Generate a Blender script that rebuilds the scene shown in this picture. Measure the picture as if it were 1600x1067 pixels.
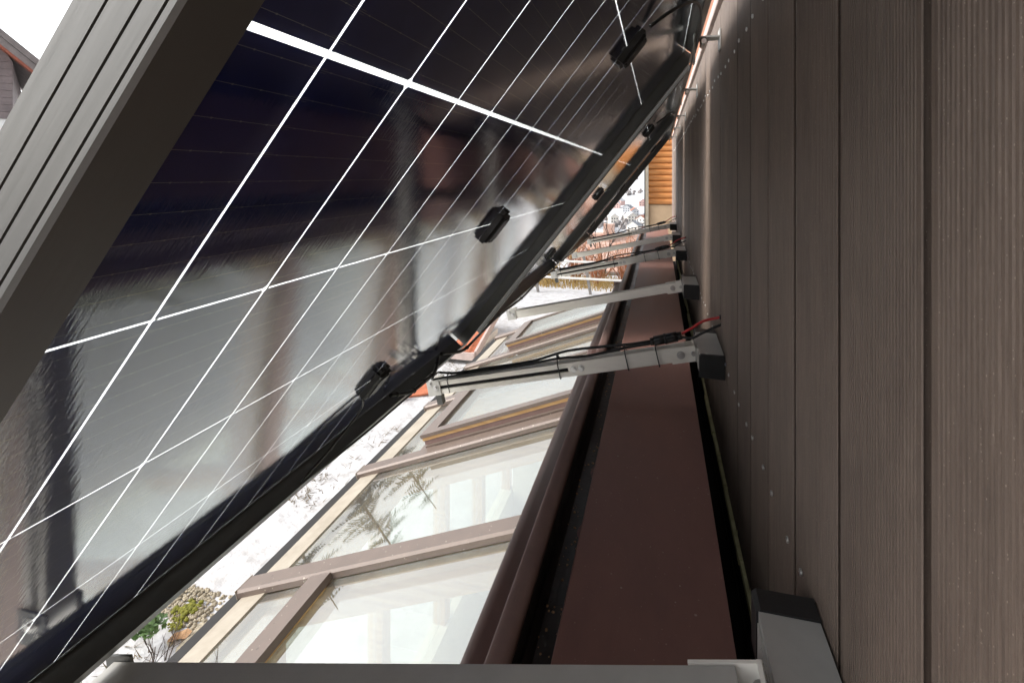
import bpy, bmesh, math, random
from mathutils import Vector, Matrix, noise
R = math.radians
random.seed(7)
S = bpy.context.scene
for o in list(bpy.data.objects): bpy.data.objects.remove(o)
COL = S.collection

# ------------------------------------------------------------------ camera, sky, sun, exposure
# world axes: x = 0 at the camera, the clad wall is the plane x = 0.142, +y runs along the wall, z = 0 is eye height
cam_data = bpy.data.cameras.new('camera'); cam = bpy.data.objects.new('camera', cam_data); COL.objects.link(cam)
cam_data.sensor_fit = 'HORIZONTAL'; cam_data.sensor_width = 36.0; cam_data.lens = 36.0 * 845 / 1600
cam_data.shift_y = -0.1616; cam_data.clip_start = 0.01; cam_data.clip_end = 9000
cam.location = (0, 0, 0); cam.rotation_euler = (R(90), 0, R(15.23))
S.camera = cam
SUN_TO = Vector((-0.78, -0.20, 0.60)).normalized()
W = bpy.data.worlds.new('World'); S.world = W; W.use_nodes = True
nt = W.node_tree; nt.nodes.clear()
sky = nt.nodes.new('ShaderNodeTexSky'); sky.sky_type = 'NISHITA'; sky.sun_disc = False
sky.sun_elevation = math.asin(SUN_TO.z); sky.sun_rotation = math.atan2(SUN_TO.x, SUN_TO.y)
sky.air_density = 1.0; sky.dust_density = 4.0; sky.ozone_density = 1.0; sky.altitude = 400
hs = nt.nodes.new('ShaderNodeHueSaturation'); hs.inputs['Saturation'].default_value = 0.24
bg = nt.nodes.new('ShaderNodeBackground'); bg.inputs['Strength'].default_value = 0.15
wo = nt.nodes.new('ShaderNodeOutputWorld')
nt.links.new(sky.outputs[0], hs.inputs['Color']); nt.links.new(hs.outputs[0], bg.inputs['Color']); nt.links.new(bg.outputs[0], wo.inputs['Surface'])
sl = bpy.data.lights.new('sun', 'SUN'); sl.energy = 1.0; sl.angle = R(25); sl.color = (1.0, 0.95, 0.88)
sun = bpy.data.objects.new('sun', sl); COL.objects.link(sun); sun.rotation_euler = SUN_TO.to_track_quat('Z', 'Y').to_euler()
S.view_settings.view_transform = 'Standard'; S.view_settings.look = 'None'
S.view_settings.exposure = 1.30; S.view_settings.gamma = 1.0; S.view_settings.use_curve_mapping = False
S.render.engine = 'CYCLES'
S.cycles.max_bounces = 7; S.cycles.diffuse_bounces = 3; S.cycles.glossy_bounces = 4; S.cycles.transparent_max_bounces = 14
S.cycles.use_adaptive_sampling = True; S.cycles.adaptive_threshold = 0.02
S.cycles.caustics_reflective = True; S.cycles.caustics_refractive = False
S.cycles.sample_clamp_indirect = 6.0
try:
    S.cycles.use_denoising = True; S.cycles.denoiser = 'OPENIMAGEDENOISE'
except Exception: pass

# ------------------------------------------------------------------ materials
def nodes(name):
    m = bpy.data.materials.new(name); m.use_nodes = True
    t = m.node_tree; b = t.nodes['Principled BSDF']
    return m, t, b
def mat(name, col, rough=0.6, metal=0.0, var=0.0, vscale=20.0, bump=0.0, bscale=80.0, stretch=None, col2=None, spec=0.5, rvar=0.0, bdist=0.002):
    m, t, b = nodes(name)
    N, L = t.nodes, t.links
    b.inputs['Base Color'].default_value = (*col, 1); b.inputs['Roughness'].default_value = rough; b.inputs['Metallic'].default_value = metal
    b.inputs['Specular IOR Level'].default_value = spec
    tc = N.new('ShaderNodeTexCoord'); mp = N.new('ShaderNodeMapping'); L.new(tc.outputs['Object'], mp.inputs[0])
    if stretch: mp.inputs['Scale'].default_value = stretch
    if var > 0 or rvar > 0:
        n = N.new('ShaderNodeTexNoise'); n.inputs['Scale'].default_value = vscale; n.inputs['Detail'].default_value = 6; n.inputs['Roughness'].default_value = 0.65
        L.new(mp.outputs[0], n.inputs['Vector'])
        if var > 0:
            mx = N.new('ShaderNodeMix'); mx.data_type = 'RGBA'
            c2 = col2 if col2 else tuple(c * (1 - var) for c in col)
            c1 = col if col2 else tuple(min(1, c * (1 + var)) for c in col)
            mx.inputs[6].default_value = (*c2, 1); mx.inputs[7].default_value = (*c1, 1)
            rp = N.new('ShaderNodeValToRGB'); rp.color_ramp.elements[0].position = 0.32; rp.color_ramp.elements[1].position = 0.68
            L.new(n.outputs['Fac'], rp.inputs[0]); L.new(rp.outputs[0], mx.inputs[0]); L.new(mx.outputs[2], b.inputs['Base Color'])
        if rvar > 0:
            mr = N.new('ShaderNodeMapRange'); mr.inputs[3].default_value = max(0.02, rough - rvar); mr.inputs[4].default_value = min(1, rough + rvar)
            L.new(n.outputs['Fac'], mr.inputs[0]); L.new(mr.outputs[0], b.inputs['Roughness'])
    if bump > 0:
        n2 = N.new('ShaderNodeTexNoise'); n2.inputs['Scale'].default_value = bscale; n2.inputs['Detail'].default_value = 5
        L.new(mp.outputs[0], n2.inputs['Vector'])
        bp = N.new('ShaderNodeBump'); bp.inputs['Strength'].default_value = bump; bp.inputs['Distance'].default_value = bdist
        L.new(n2.outputs['Fac'], bp.inputs['Height']); L.new(bp.outputs[0], b.inputs['Normal'])
    return m
def glass_mat(name, tint=(0.95, 0.97, 0.96), r0=0.045, rough=0.0, bump=0.0, bscale=(1, 1, 1), dirt=0.0, bdist=0.001, p=5.0, gmax=0.95):
    m = bpy.data.materials.new(name); m.use_nodes = True; t = m.node_tree; N, L = t.nodes, t.links; N.clear()
    out = N.new('ShaderNodeOutputMaterial'); tr = N.new('ShaderNodeBsdfTransparent'); tr.inputs[0].default_value = (*tint, 1)
    gl = N.new('ShaderNodeBsdfGlossy'); gl.inputs['Roughness'].default_value = rough; gl.inputs[0].default_value = (1, 1, 1, 1)
    lw = N.new('ShaderNodeLayerWeight'); lw.inputs[0].default_value = 0.5
    pw = N.new('ShaderNodeMath'); pw.operation = 'POWER'; pw.inputs[1].default_value = p
    ma = N.new('ShaderNodeMath'); ma.operation = 'MULTIPLY_ADD'; ma.inputs[1].default_value = gmax; ma.inputs[2].default_value = r0
    L.new(lw.outputs['Facing'], pw.inputs[0]); L.new(pw.outputs[0], ma.inputs[0])
    mx = N.new('ShaderNodeMixShader'); L.new(ma.outputs[0], mx.inputs[0]); L.new(tr.outputs[0], mx.inputs[1]); L.new(gl.outputs[0], mx.inputs[2])
    last = mx
    tc = N.new('ShaderNodeTexCoord')
    if bump > 0:
        mp = N.new('ShaderNodeMapping'); mp.inputs['Scale'].default_value = bscale; L.new(tc.outputs['Object'], mp.inputs[0])
        n = N.new('ShaderNodeTexNoise'); n.inputs['Scale'].default_value = 1.0; n.inputs['Detail'].default_value = 3; L.new(mp.outputs[0], n.inputs['Vector'])
        bp = N.new('ShaderNodeBump'); bp.inputs['Strength'].default_value = bump; bp.inputs['Distance'].default_value = bdist
        L.new(n.outputs['Fac'], bp.inputs['Height']); L.new(bp.outputs[0], gl.inputs['Normal'])
    if dirt > 0:
        df = N.new('ShaderNodeBsdfDiffuse'); df.inputs[0].default_value = (0.62, 0.60, 0.55, 1)
        n = N.new('ShaderNodeTexNoise'); n.inputs['Scale'].default_value = 6; n.inputs['Detail'].default_value = 8; n.inputs['Roughness'].default_value = 0.7; L.new(tc.outputs['Object'], n.inputs['Vector'])
        mr = N.new('ShaderNodeMapRange'); mr.inputs[1].default_value = 0.35; mr.inputs[2].default_value = 0.8; mr.inputs[3].default_value = dirt * 0.3; mr.inputs[4].default_value = dirt; L.new(n.outputs['Fac'], mr.inputs[0])
        m2 = N.new('ShaderNodeMixShader'); L.new(mr.outputs[0], m2.inputs[0]); L.new(mx.outputs[0], m2.inputs[1]); L.new(df.outputs[0], m2.inputs[2]); last = m2
    L.new(last.outputs[0], out.inputs[0])
    return m

def specks(m, scale, thr, col, rough=0.8):
    t = m.node_tree; N, L = t.nodes, t.links; b = N['Principled BSDF']; tc = N.new('ShaderNodeTexCoord')
    vo = N.new('ShaderNodeTexVoronoi'); vo.inputs['Scale'].default_value = scale; L.new(tc.outputs['Object'], vo.inputs['Vector'])
    sc = N.new('ShaderNodeSeparateColor'); L.new(vo.outputs['Color'], sc.inputs[0])
    th = N.new('ShaderNodeMath'); th.operation = 'MULTIPLY'; th.inputs[1].default_value = thr; L.new(sc.outputs[0], th.inputs[0])
    pw = N.new('ShaderNodeMath'); pw.operation = 'POWER'; pw.inputs[1].default_value = 4; L.new(sc.outputs[1], pw.inputs[0])
    m2 = N.new('ShaderNodeMath'); m2.operation = 'MULTIPLY'; L.new(th.outputs[0], m2.inputs[0]); L.new(pw.outputs[0], m2.inputs[1])
    lt = N.new('ShaderNodeMath'); lt.operation = 'LESS_THAN'; L.new(vo.outputs['Distance'], lt.inputs[0]); L.new(m2.outputs[0], lt.inputs[1])
    mx = N.new('ShaderNodeMix'); mx.data_type = 'RGBA'; mx.inputs[7].default_value = (*col, 1); L.new(lt.outputs[0], mx.inputs[0])
    src = b.inputs['Base Color']
    if src.is_linked: L.new(src.links[0].from_socket, mx.inputs[6])
    else: mx.inputs[6].default_value = src.default_value
    L.new(mx.outputs[2], src); return m
def board_mat():
    m, t, b = nodes('composite board'); N, L = t.nodes, t.links
    tc = N.new('ShaderNodeTexCoord'); oi = N.new('ShaderNodeObjectInfo')
    def mapn(sc, src='Object'):
        mp = N.new('ShaderNodeMapping'); mp.inputs['Scale'].default_value = sc; L.new(tc.outputs[src], mp.inputs[0])
        ad = N.new('ShaderNodeVectorMath'); ad.operation = 'ADD'; L.new(mp.outputs[0], ad.inputs[0])
        ml = N.new('ShaderNodeVectorMath'); ml.operation = 'SCALE'; ml.inputs[0].default_value = (37, 91, 53); L.new(oi.outputs['Random'], ml.inputs['Scale'])
        L.new(ml.outputs[0], ad.inputs[1]); return ad
    def nz(sc, detail=5, rough=0.6):
        n = N.new('ShaderNodeTexNoise'); n.inputs['Scale'].default_value = 1; n.inputs['Detail'].default_value = detail; n.inputs['Roughness'].default_value = rough
        L.new(mapn(sc).outputs[0], n.inputs['Vector']); return n
    grain = nz((900, 900, 28), 4, 0.7); blot = nz((14, 14, 5)); fine = nz((700, 700, 500), 2)
    streak = nz((260, 260, 3.0), 3, 0.6)
    ramp = N.new('ShaderNodeValToRGB'); e = ramp.color_ramp.elements
    e[0].position = 0.25; e[0].color = (0.092, 0.067, 0.052, 1); e[1].position = 0.75; e[1].color = (0.245, 0.185, 0.146, 1)
    add = N.new('ShaderNodeMath'); add.operation = 'MULTIPLY_ADD'; add.inputs[1].default_value = 0.5; L.new(grain.outputs['Fac'], add.inputs[0])
    hb = N.new('ShaderNodeMath'); hb.operation = 'MULTIPLY'; hb.inputs[1].default_value = 0.5; L.new(blot.outputs['Fac'], hb.inputs[0]); L.new(hb.outputs[0], add.inputs[2])
    a2 = N.new('ShaderNodeMath'); a2.operation = 'MULTIPLY_ADD'; a2.inputs[1].default_value = 0.26; a2.inputs[2].default_value = -0.13; L.new(streak.outputs['Fac'], a2.inputs[0])
    a3 = N.new('ShaderNodeMath'); a3.operation = 'ADD'; L.new(add.outputs[0], a3.inputs[0]); L.new(a2.outputs[0], a3.inputs[1]); L.new(a3.outputs[0], ramp.inputs[0])
    # pale wood flecks in the composite
    vo = N.new('ShaderNodeTexVoronoi'); vo.inputs['Scale'].default_value = 1; L.new(mapn((640, 640, 260)).outputs[0], vo.inputs['Vector'])
    lt = N.new('ShaderNodeMath'); lt.operation = 'LESS_THAN'; lt.inputs[1].default_value = 0.15; L.new(vo.outputs['Distance'], lt.inputs[0])
    sel = N.new('ShaderNodeSeparateColor'); L.new(vo.outputs['Color'], sel.inputs[0])
    gt = N.new('ShaderNodeMath'); gt.operation = 'GREATER_THAN'; gt.inputs[1].default_value = 0.55; L.new(sel.outputs[0], gt.inputs[0])
    mu = N.new('ShaderNodeMath'); mu.operation = 'MULTIPLY'; L.new(lt.outputs[0], mu.inputs[0]); L.new(gt.outputs[0], mu.inputs[1])
    mx = N.new('ShaderNodeMix'); mx.data_type = 'RGBA'; mx.inputs[7].default_value = (0.30, 0.24, 0.195, 1); L.new(mu.outputs[0], mx.inputs[0]); L.new(ramp.outputs[0], mx.inputs[6])
    hsv = N.new('ShaderNodeHueSaturation'); L.new(mx.outputs[2], hsv.inputs['Color'])
    mrv = N.new('ShaderNodeMapRange'); mrv.inputs[3].default_value = 0.80; mrv.inputs[4].default_value = 1.12; L.new(oi.outputs['Random'], mrv.inputs[0]); L.new(mrv.outputs[0], hsv.inputs['Value'])
    L.new(hsv.outputs[0], b.inputs['Base Color'])
    bp = N.new('ShaderNodeBump'); bp.inputs['Strength'].default_value = 0.55; bp.inputs['Distance'].default_value = 0.0007
    hm = N.new('ShaderNodeMath'); hm.operation = 'ADD'; L.new(grain.outputs['Fac'], hm.inputs[0]); L.new(fine.outputs['Fac'], hm.inputs[1])
    L.new(hm.outputs[0], bp.inputs['Height']); L.new(bp.outputs[0], b.inputs['Normal'])
    b.inputs['Roughness'].default_value = 0.52; b.inputs['Specular IOR Level'].default_value = 0.4
    return m

M = {}
M['board'] = board_mat()
M['alu_block'] = mat('light anodised rail', (0.46, 0.45, 0.42), 0.45, 0.2, 0.05, 30, 0.05, 300, rvar=0.06)
M['alu'] = mat('anodised aluminium', (0.080, 0.080, 0.075), 0.42, 0.30, 0.03, 60, 0.06, 240, stretch=(1, 0.06, 1), rvar=0.05)
M['alu_arm'] = mat('brushed aluminium tube', (0.84, 0.81, 0.74), 0.5, 0.0, 0.06, 40, 0.08, 200, stretch=(0.15, 1, 1), rvar=0.08)
M['steel'] = mat('bolt steel', (0.55, 0.54, 0.52), 0.3, 0.9)
M['black'] = mat('black plastic', (0.014, 0.014, 0.014), 0.42, 0, 0.2, 40, 0.1, 300)
M['rubber'] = mat('black cable sheath', (0.010, 0.010, 0.010), 0.38)
M['red'] = mat('red cable sheath', (0.55, 0.03, 0.03), 0.4)
M['cell'] = mat('silicon cell', (0.006, 0.012, 0.085), 0.5, 0, 0.15, 30, spec=0.2)
M['border'] = mat('black border mask', (0.006, 0.006, 0.007), 0.5, spec=0.2)
M['ribbon'] = mat('tinned ribbon', (0.16, 0.16, 0.17), 0.5, 0.0)
M['back_glass'] = glass_mat('textured back glass', (0.96, 0.97, 0.97), 0.05, 0.03, 0.35, (420, 42, 60), bdist=0.00017, p=2.7)
def encapsulant():
    m = bpy.data.materials.new('milky encapsulant'); m.use_nodes = True; t = m.node_tree; N, L = t.nodes, t.links; N.clear()
    out = N.new('ShaderNodeOutputMaterial'); tl = N.new('ShaderNodeBsdfTranslucent'); tl.inputs[0].default_value = (0.9, 0.92, 0.92, 1)
    tr = N.new('ShaderNodeBsdfTransparent'); mx = N.new('ShaderNodeMixShader'); mx.inputs[0].default_value = 0.75
    L.new(tr.outputs[0], mx.inputs[1]); L.new(tl.outputs[0], mx.inputs[2]); L.new(mx.outputs[0], out.inputs[0]); return m
M['encapsulant'] = encapsulant()
M['front_glass'] = glass_mat('front glass', (0.96, 0.97, 0.97), 0.04, 0.02)
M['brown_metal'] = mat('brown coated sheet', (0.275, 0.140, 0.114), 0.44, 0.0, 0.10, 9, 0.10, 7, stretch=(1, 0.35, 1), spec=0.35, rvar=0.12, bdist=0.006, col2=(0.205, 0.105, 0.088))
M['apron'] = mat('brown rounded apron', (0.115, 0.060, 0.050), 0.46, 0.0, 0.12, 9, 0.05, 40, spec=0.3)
M['brown_rail'] = mat('brown gutter bead', (0.21, 0.135, 0.118), 0.40, 0.0, 0.12, 14, 0.06, 60, rvar=0.08)
M['trough'] = mat('dirty gutter trough', (0.030, 0.022, 0.020), 0.35, 0, 0.7, 25, 0.5, 60, col2=(0.012, 0.010, 0.010), rvar=0.2)
specks(M['brown_metal'], 130, 0.26, (0.40, 0.31, 0.27)); specks(M['brown_metal'], 240, 0.30, (0.36, 0.24, 0.20)); specks(M['brown_rail'], 160, 0.3, (0.22, 0.17, 0.14))
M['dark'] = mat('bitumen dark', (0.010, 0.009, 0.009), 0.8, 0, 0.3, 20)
M['foam'] = mat('yellowed foam edge', (0.60, 0.56, 0.30), 0.9, 0, 0.5, 30, 0.6, 60, col2=(0.34, 0.31, 0.16))
M['peel'] = mat('peeling brown paint', (0.17, 0.085, 0.072), 0.6, 0, 0.4, 60, 0.4, 90)
M['taupe'] = mat('taupe aluminium cap', (0.150, 0.114, 0.094), 0.42, 0.1, 0.10, 16, 0.05, 120, rvar=0.08)
specks(M['taupe'], 120, 0.35, (0.36, 0.32, 0.27)); specks(M['taupe'], 60, 0.3, (0.09, 0.07, 0.055))
M['pine'] = mat('varnished pine', (0.52, 0.33, 0.14), 0.4, 0, 0.35, 8, 0.15, 60, stretch=(0.4, 8, 8), col2=(0.38, 0.21, 0.08))
M['pale_wood'] = mat('weathered pale sill', (0.38, 0.34, 0.275), 0.55, 0, 0.2, 12, 0.2, 60, col2=(0.28, 0.245, 0.19))
M['win_glass'] = glass_mat('window glass', (0.89, 0.925, 0.90), 0.17, 0.012, dirt=0.12, p=2.5, gmax=0.36)
M['cream'] = mat('cream plaster', (0.52, 0.48, 0.39), 0.8, 0, 0.08, 3, 0.1, 60)
M['cream_tile'] = mat('cream floor tile', (0.50, 0.47, 0.39), 0.35, 0, 0.10, 4)
M['grout'] = mat('grout', (0.45, 0.42, 0.36), 0.9, 0, 0.2, 20)
M['white_trim'] = mat('pale painted trim', (0.50, 0.40, 0.36), 0.6, 0, 0.12, 10)
M['orange_wood'] = mat('orange stained timber', (0.62, 0.27, 0.085), 0.5, 0, 0.35, 5, 0.25, 40, stretch=(1, 1, 7), col2=(0.48, 0.18, 0.05))
M['siding'] = mat('dull orange timber', (0.34, 0.125, 0.045), 0.6, 0, 0.35, 5, 0.25, 40, stretch=(7, 1, 7), col2=(0.22, 0.08, 0.03))
M['tan_plaster'] = mat('tan render', (0.42, 0.30, 0.19), 0.85, 0, 0.12, 5, 0.3, 60)
M['snow'] = mat('snow', (0.64, 0.65, 0.67), 0.7, 0, 0.5, 7.0, 0.8, 5, spec=0.3, bdist=0.06, col2=(0.42, 0.41, 0.40))
M['terracotta'] = mat('terracotta', (0.50, 0.16, 0.075), 0.75, 0, 0.4, 9, 0.3, 60, col2=(0.32, 0.095, 0.045))
M['clay_far'] = mat('faded clay roof', (0.44, 0.25, 0.18), 0.8, 0, 0.3, 3, col2=(0.55, 0.42, 0.36))
M['stone'] = mat('pebble stone', (0.30, 0.26, 0.19), 0.85, 0, 0.5, 30, 0.4, 90)
M['moss'] = mat('yellow green moss', (0.20, 0.19, 0.02), 0.95, 0, 0.5, 50, 0.8, 120, col2=(0.09, 0.10, 0.012))
M['leaf_green'] = mat('green leaf', (0.075, 0.14, 0.040), 0.6, 0, 0.4, 30)
M['dry_grass'] = mat('dry grass', (0.12, 0.09, 0.05), 0.9, 0, 0.4, 5)
M['dead_leaf'] = mat('dead leaf', (0.42, 0.25, 0.13), 0.8, 0, 0.3, 60)
M['twig'] = mat('dark twig bark', (0.065, 0.048, 0.040), 0.85, 0, 0.4, 30)
M['twig_yellow'] = mat('yellow willow bark', (0.40, 0.27, 0.09), 0.8, 0, 0.4, 10)
M['twig_red'] = mat('rust brown bark', (0.36, 0.145, 0.065), 0.8, 0, 0.4, 10)
M['needle'] = mat('spruce needles', (0.055, 0.085, 0.035), 0.7, 0, 0.4, 10)
M['bark'] = mat('spruce bark', (0.10, 0.07, 0.05), 0.9, 0, 0.4, 20)
M['shingle'] = mat('violet grey shingle', (0.20, 0.16, 0.155), 0.7, 0, 0.2, 3, 0.2, 20)
M['roof_dark'] = mat('grey brown roof cover', (0.19, 0.16, 0.15), 0.7, 0, 0.2, 3)
M['rust'] = mat('rust red barge board', (0.28, 0.075, 0.04), 0.6, 0, 0.2, 5)
M['white_wall'] = mat('white render', (0.80, 0.79, 0.76), 0.85, 0, 0.05, 1)
M['fence'] = mat('grey fence post', (0.22, 0.21, 0.20), 0.6, 0.2, 0.2, 10)
M['rail_white'] = mat('white painted rail', (0.78, 0.77, 0.74), 0.5, 0, 0.08, 10)
M['pane_dark'] = mat('dark far window', (0.05, 0.06, 0.07), 0.15)
M['far_wall'] = [mat('far wall %s' % k, c, 0.85, 0, 0.08, 0.3) for k, c in (('pale', (0.66, 0.62, 0.56)), ('ochre', (0.60, 0.44, 0.24)), ('rose', (0.62, 0.42, 0.38)), ('grey', (0.42, 0.43, 0.45)))]
M['far_roof'] = [M['snow'], mat('far red roof', (0.36, 0.16, 0.11), 0.8, 0, 0.2, 0.5), mat('far slate roof', (0.22, 0.23, 0.25), 0.8, 0, 0.2, 0.5)]
M['wood_far'] = mat('far bare wood', (0.17, 0.155, 0.15), 0.9, 0, 0.4, 0.1)

# ------------------------------------------------------------------ helpers
class MB:
    def __init__(s): s.v = []; s.f = []; s.sm = []
    def quadface(s, pts, sm=False):
        b = len(s.v); s.v += [tuple(p) for p in pts]; s.f.append(tuple(range(b, b + len(pts)))); s.sm.append(sm); return s
    def box(s, c, hx, hy, hz):
        """oriented box; hx, hy, hz are half-extent vectors (or numbers along the axes)"""
        c = Vector(c)
        if not hasattr(hx, '__len__'): hx = (hx, 0, 0)
        if not hasattr(hy, '__len__'): hy = (0, hy, 0)
        if not hasattr(hz, '__len__'): hz = (0, 0, hz)
        hx, hy, hz = Vector(hx), Vector(hy), Vector(hz)
        b = len(s.v)
        for k in (-1, 1):
            for j in (-1, 1):
                for i in (-1, 1): s.v.append(tuple(c + i * hx + j * hy + k * hz))
        fs = [(0, 2, 3, 1), (4, 5, 7, 6), (0, 1, 5, 4), (2, 6, 7, 3), (0, 4, 6, 2), (1, 3, 7, 5)]
        if hx.cross(hy).dot(hz) < 0: fs = [f[::-1] for f in fs]
        s.f += [tuple(b + q for q in f) for f in fs]; s.sm += [False] * 6
        return s
    def bx(s, x0, x1, y0, y1, z0, z1): return s.box(((x0 + x1) / 2, (y0 + y1) / 2, (z0 + z1) / 2), abs(x1 - x0) / 2, abs(y1 - y0) / 2, abs(z1 - z0) / 2)
    def prism(s, prof, o, a, b, d, closed=True, sm=False, caps=True):
        """profile points (p, q) -> o + p*a + q*b, swept along d"""
        o, a, b, d = Vector(o), Vector(a), Vector(b), Vector(d); n = len(prof); k = len(s.v)
        for e in (0, 1):
            for p, q in prof: s.v.append(tuple(o + p * a + q * b + e * d))
        for i in range(n if closed else n - 1):
            j = (i + 1) % n; s.f.append((k + i, k + j, k + n + j, k + n + i)); s.sm.append(sm)
        if closed and caps:
            s.f.append(tuple(k + i for i in range(n))[::-1]); s.f.append(tuple(k + n + i for i in range(n))); s.sm += [False, False]
        return s
    def tube(s, pts, r, n=8, r2=None):
        pts = [Vector(p) for p in pts]; m = len(pts); k = len(s.v); up = Vector((0.31, 0.17, 0.93))
        for i, p in enumerate(pts):
            d = (pts[min(i + 1, m - 1)] - pts[max(i - 1, 0)]).normalized()
            a = d.cross(up); a = a.normalized() if a.length > 1e-4 else d.orthogonal().normalized(); b = a.cross(d)
            rr = r if r2 is None else r + (r2 - r) * i / max(1, m - 1)
            for j in range(n):
                t = 2 * math.pi * j / n; s.v.append(tuple(p + rr * (math.cos(t) * a + math.sin(t) * b)))
        for i in range(m - 1):
            for j in range(n):
                j2 = (j + 1) % n; s.f.append((k + i * n + j, k + i * n + j2, k + (i + 1) * n + j2, k + (i + 1) * n + j)); s.sm.append(True)
        s.f.append(tuple(k + j for j in range(n))[::-1]); s.f.append(tuple(k + (m - 1) * n + j for j in range(n))); s.sm += [False, False]
        return s
    def cyl(s, c, d, r, n=12): c, d = Vector(c), Vector(d); return s.tube([c, c + d], r, n)
    def blob(s, c, r, seed=0, sub=1, rough=0.25, sq=(1, 1, 1)):
        bm = bmesh.new(); bmesh.ops.create_icosphere(bm, subdivisions=sub, radius=1.0); k = len(s.v)
        for v in bm.verts:
            w = 1 + rough * noise.noise(v.co * 1.7 + Vector((seed * 3.1, seed * 1.7, seed)))
            s.v.append((c[0] + v.co.x * r * w * sq[0], c[1] + v.co.y * r * w * sq[1], c[2] + v.co.z * r * w * sq[2]))
        for f in bm.faces: s.f.append(tuple(k + q.index for q in f.verts)); s.sm.append(True)
        bm.free(); return s
    def mesh(s, name, m, origin=(0, 0, 0)):
        o = Vector(origin); me = bpy.data.meshes.new(name)
        me.from_pydata([tuple(Vector(p) - o) for p in s.v], [], s.f); me.update()
        me.polygons.foreach_set('use_smooth', s.sm)
        if m: me.materials.append(m)
        return me
def link(name, me, parent=None, loc=(0, 0, 0)):
    o = bpy.data.objects.new(name, me); COL.objects.link(o); o.location = loc
    if parent: o.parent = parent
    return o
def tag(o, label=None, cat=None, group=None, kind=None):
    if label: o['label'] = label
    if cat: o['category'] = cat
    if group: o['group'] = group
    if kind: o['kind'] = kind
    return o
def thing(name, loc, label, cat, group=None):
    return tag(link(name, None, None, loc), label, cat, group)
ORG = {}
def part(name, mb, m, parent, kind=None):
    """mb in world coordinates; parents are unrotated, so the part's own coordinates are world minus the thing's base"""
    org = Vector((0, 0, 0)); p = parent
    while p is not None: org += Vector(p.location); p = p.parent
    o = link(name, mb.mesh(name, m, org), parent)
    if kind: o['kind'] = kind
    return o
def single(name, mb, m, label=None, cat=None, group=None, kind=None):
    c = Vector((0, 0, 0))
    xs = [v[0] for v in mb.v]; ys = [v[1] for v in mb.v]; zs = [v[2] for v in mb.v]
    c = Vector(((min(xs) + max(xs)) / 2, (min(ys) + max(ys)) / 2, min(zs)))
    return tag(link(name, mb.mesh(name, m, c), None, c), label, cat, group, kind)
def bez(pts, n=8):
    """Catmull-Rom through points"""
    P = [Vector(p) for p in pts]; P = [P[0] * 2 - P[1]] + P + [P[-1] * 2 - P[-2]]; out = []
    for i in range(1, len(P) - 2):
        for k in range(n):
            t = k / n; a, b, c, d = P[i - 1], P[i], P[i + 1], P[i + 2]
            out.append(0.5 * ((2 * b) + (c - a) * t + (2 * a - 5 * b + 4 * c - d) * t * t + (3 * b - a - 3 * c + d) * t ** 3))
    out.append(P[-2]); return out

GZ = -3.2           # garden level
WX = 0.142          # face of the clad wall
WY0, WY1 = -1.35, 5.90

# ------------------------------------------------------------------ ground, hills
def gh(x, y):
    d = max(0.0, y - 13.0)
    z = GZ - 46 * (1 - math.exp(-(d / 150.0) ** 1.4))
    far = max(0.0, y - 420)
    z += 0.0000420 * far * far if far < 900 else 0.0000420 * 810000 + (far - 900) * 0.045
    if y > 30: z += 3 * noise.noise(Vector((x * 0.01, y * 0.01, 0))) * min(1, (y - 30) / 100)
    xo = max(0.0, -x - 30); z -= 0.02 * xo if y < 40 else 0
    if -12 < x < 12 and -6 < y < 25: z += 0.035 * noise.noise(Vector((x * 1.1, y * 1.1, 2))) + 0.02 * noise.noise(Vector((x * 4, y * 4, 5)))
    return z
def graded(a, fine, b, step, grow):
    out = []; x = fine[0]
    while x <= fine[1]: out.append(x); x += step
    s = step
    while x < b: s *= grow; x += s; out.append(x)
    s = step; x = fine[0]; lo = []
    while x > a: s *= grow; x -= s; lo.append(x)
    return lo[::-1] + out
xs = graded(-2500, (-9, 4), 2500, 0.22, 1.16); ys = graded(-1500, (-3, 20), 4500, 0.25, 1.12)
g = MB(); nx = len(xs)
for y in ys:
    for x in xs: g.v.append((x, y, gh(x, y)))
for j in range(len(ys) - 1):
    for i in range(nx - 1): g.f.append((j * nx + i, j * nx + i + 1, (j + 1) * nx + i + 1, (j + 1) * nx + i)); g.sm.append(True)
tag(link('snowy_ground', g.mesh('snowy_ground', M['snow'])), kind='structure')
hl = MB()
def ridge(y0, h, seed, n=60):
    k = len(hl.v)
    for i in range(n + 1):
        x = -2400 + 4800 * i / n
        top = h * (0.75 + 0.35 * noise.noise(Vector((x * 0.0022, seed, 0))) + 0.12 * noise.noise(Vector((x * 0.01, seed, 3))))
        for t in (0, 0.35, 0.7, 1.0): hl.v.append((x, y0 + t * 900 + 60 * noise.noise(Vector((x * 0.01, t * 4, seed))), -50 + (top + 50) * t ** 0.8))
    for i in range(n):
        for t in range(3): a = k + i * 4 + t; hl.f.append((a, a + 4, a + 5, a + 1)); hl.sm.append(True)
ridge(1500, 120, 1.0); ridge(2400, 210, 7.0)
tag(link('hills', hl.mesh('hills', M['snow'])), kind='structure')

# ------------------------------------------------------------------ the house behind the cladding
hw = MB(); hw.bx(WX + 0.026, 6.0, -4.0, WY1 - 0.02, GZ - 0.1, 0.42)
single('house_wall', hw, M['cream'], 'dark clad house wall carrying the panels, masonry behind the boards', 'wall')
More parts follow.
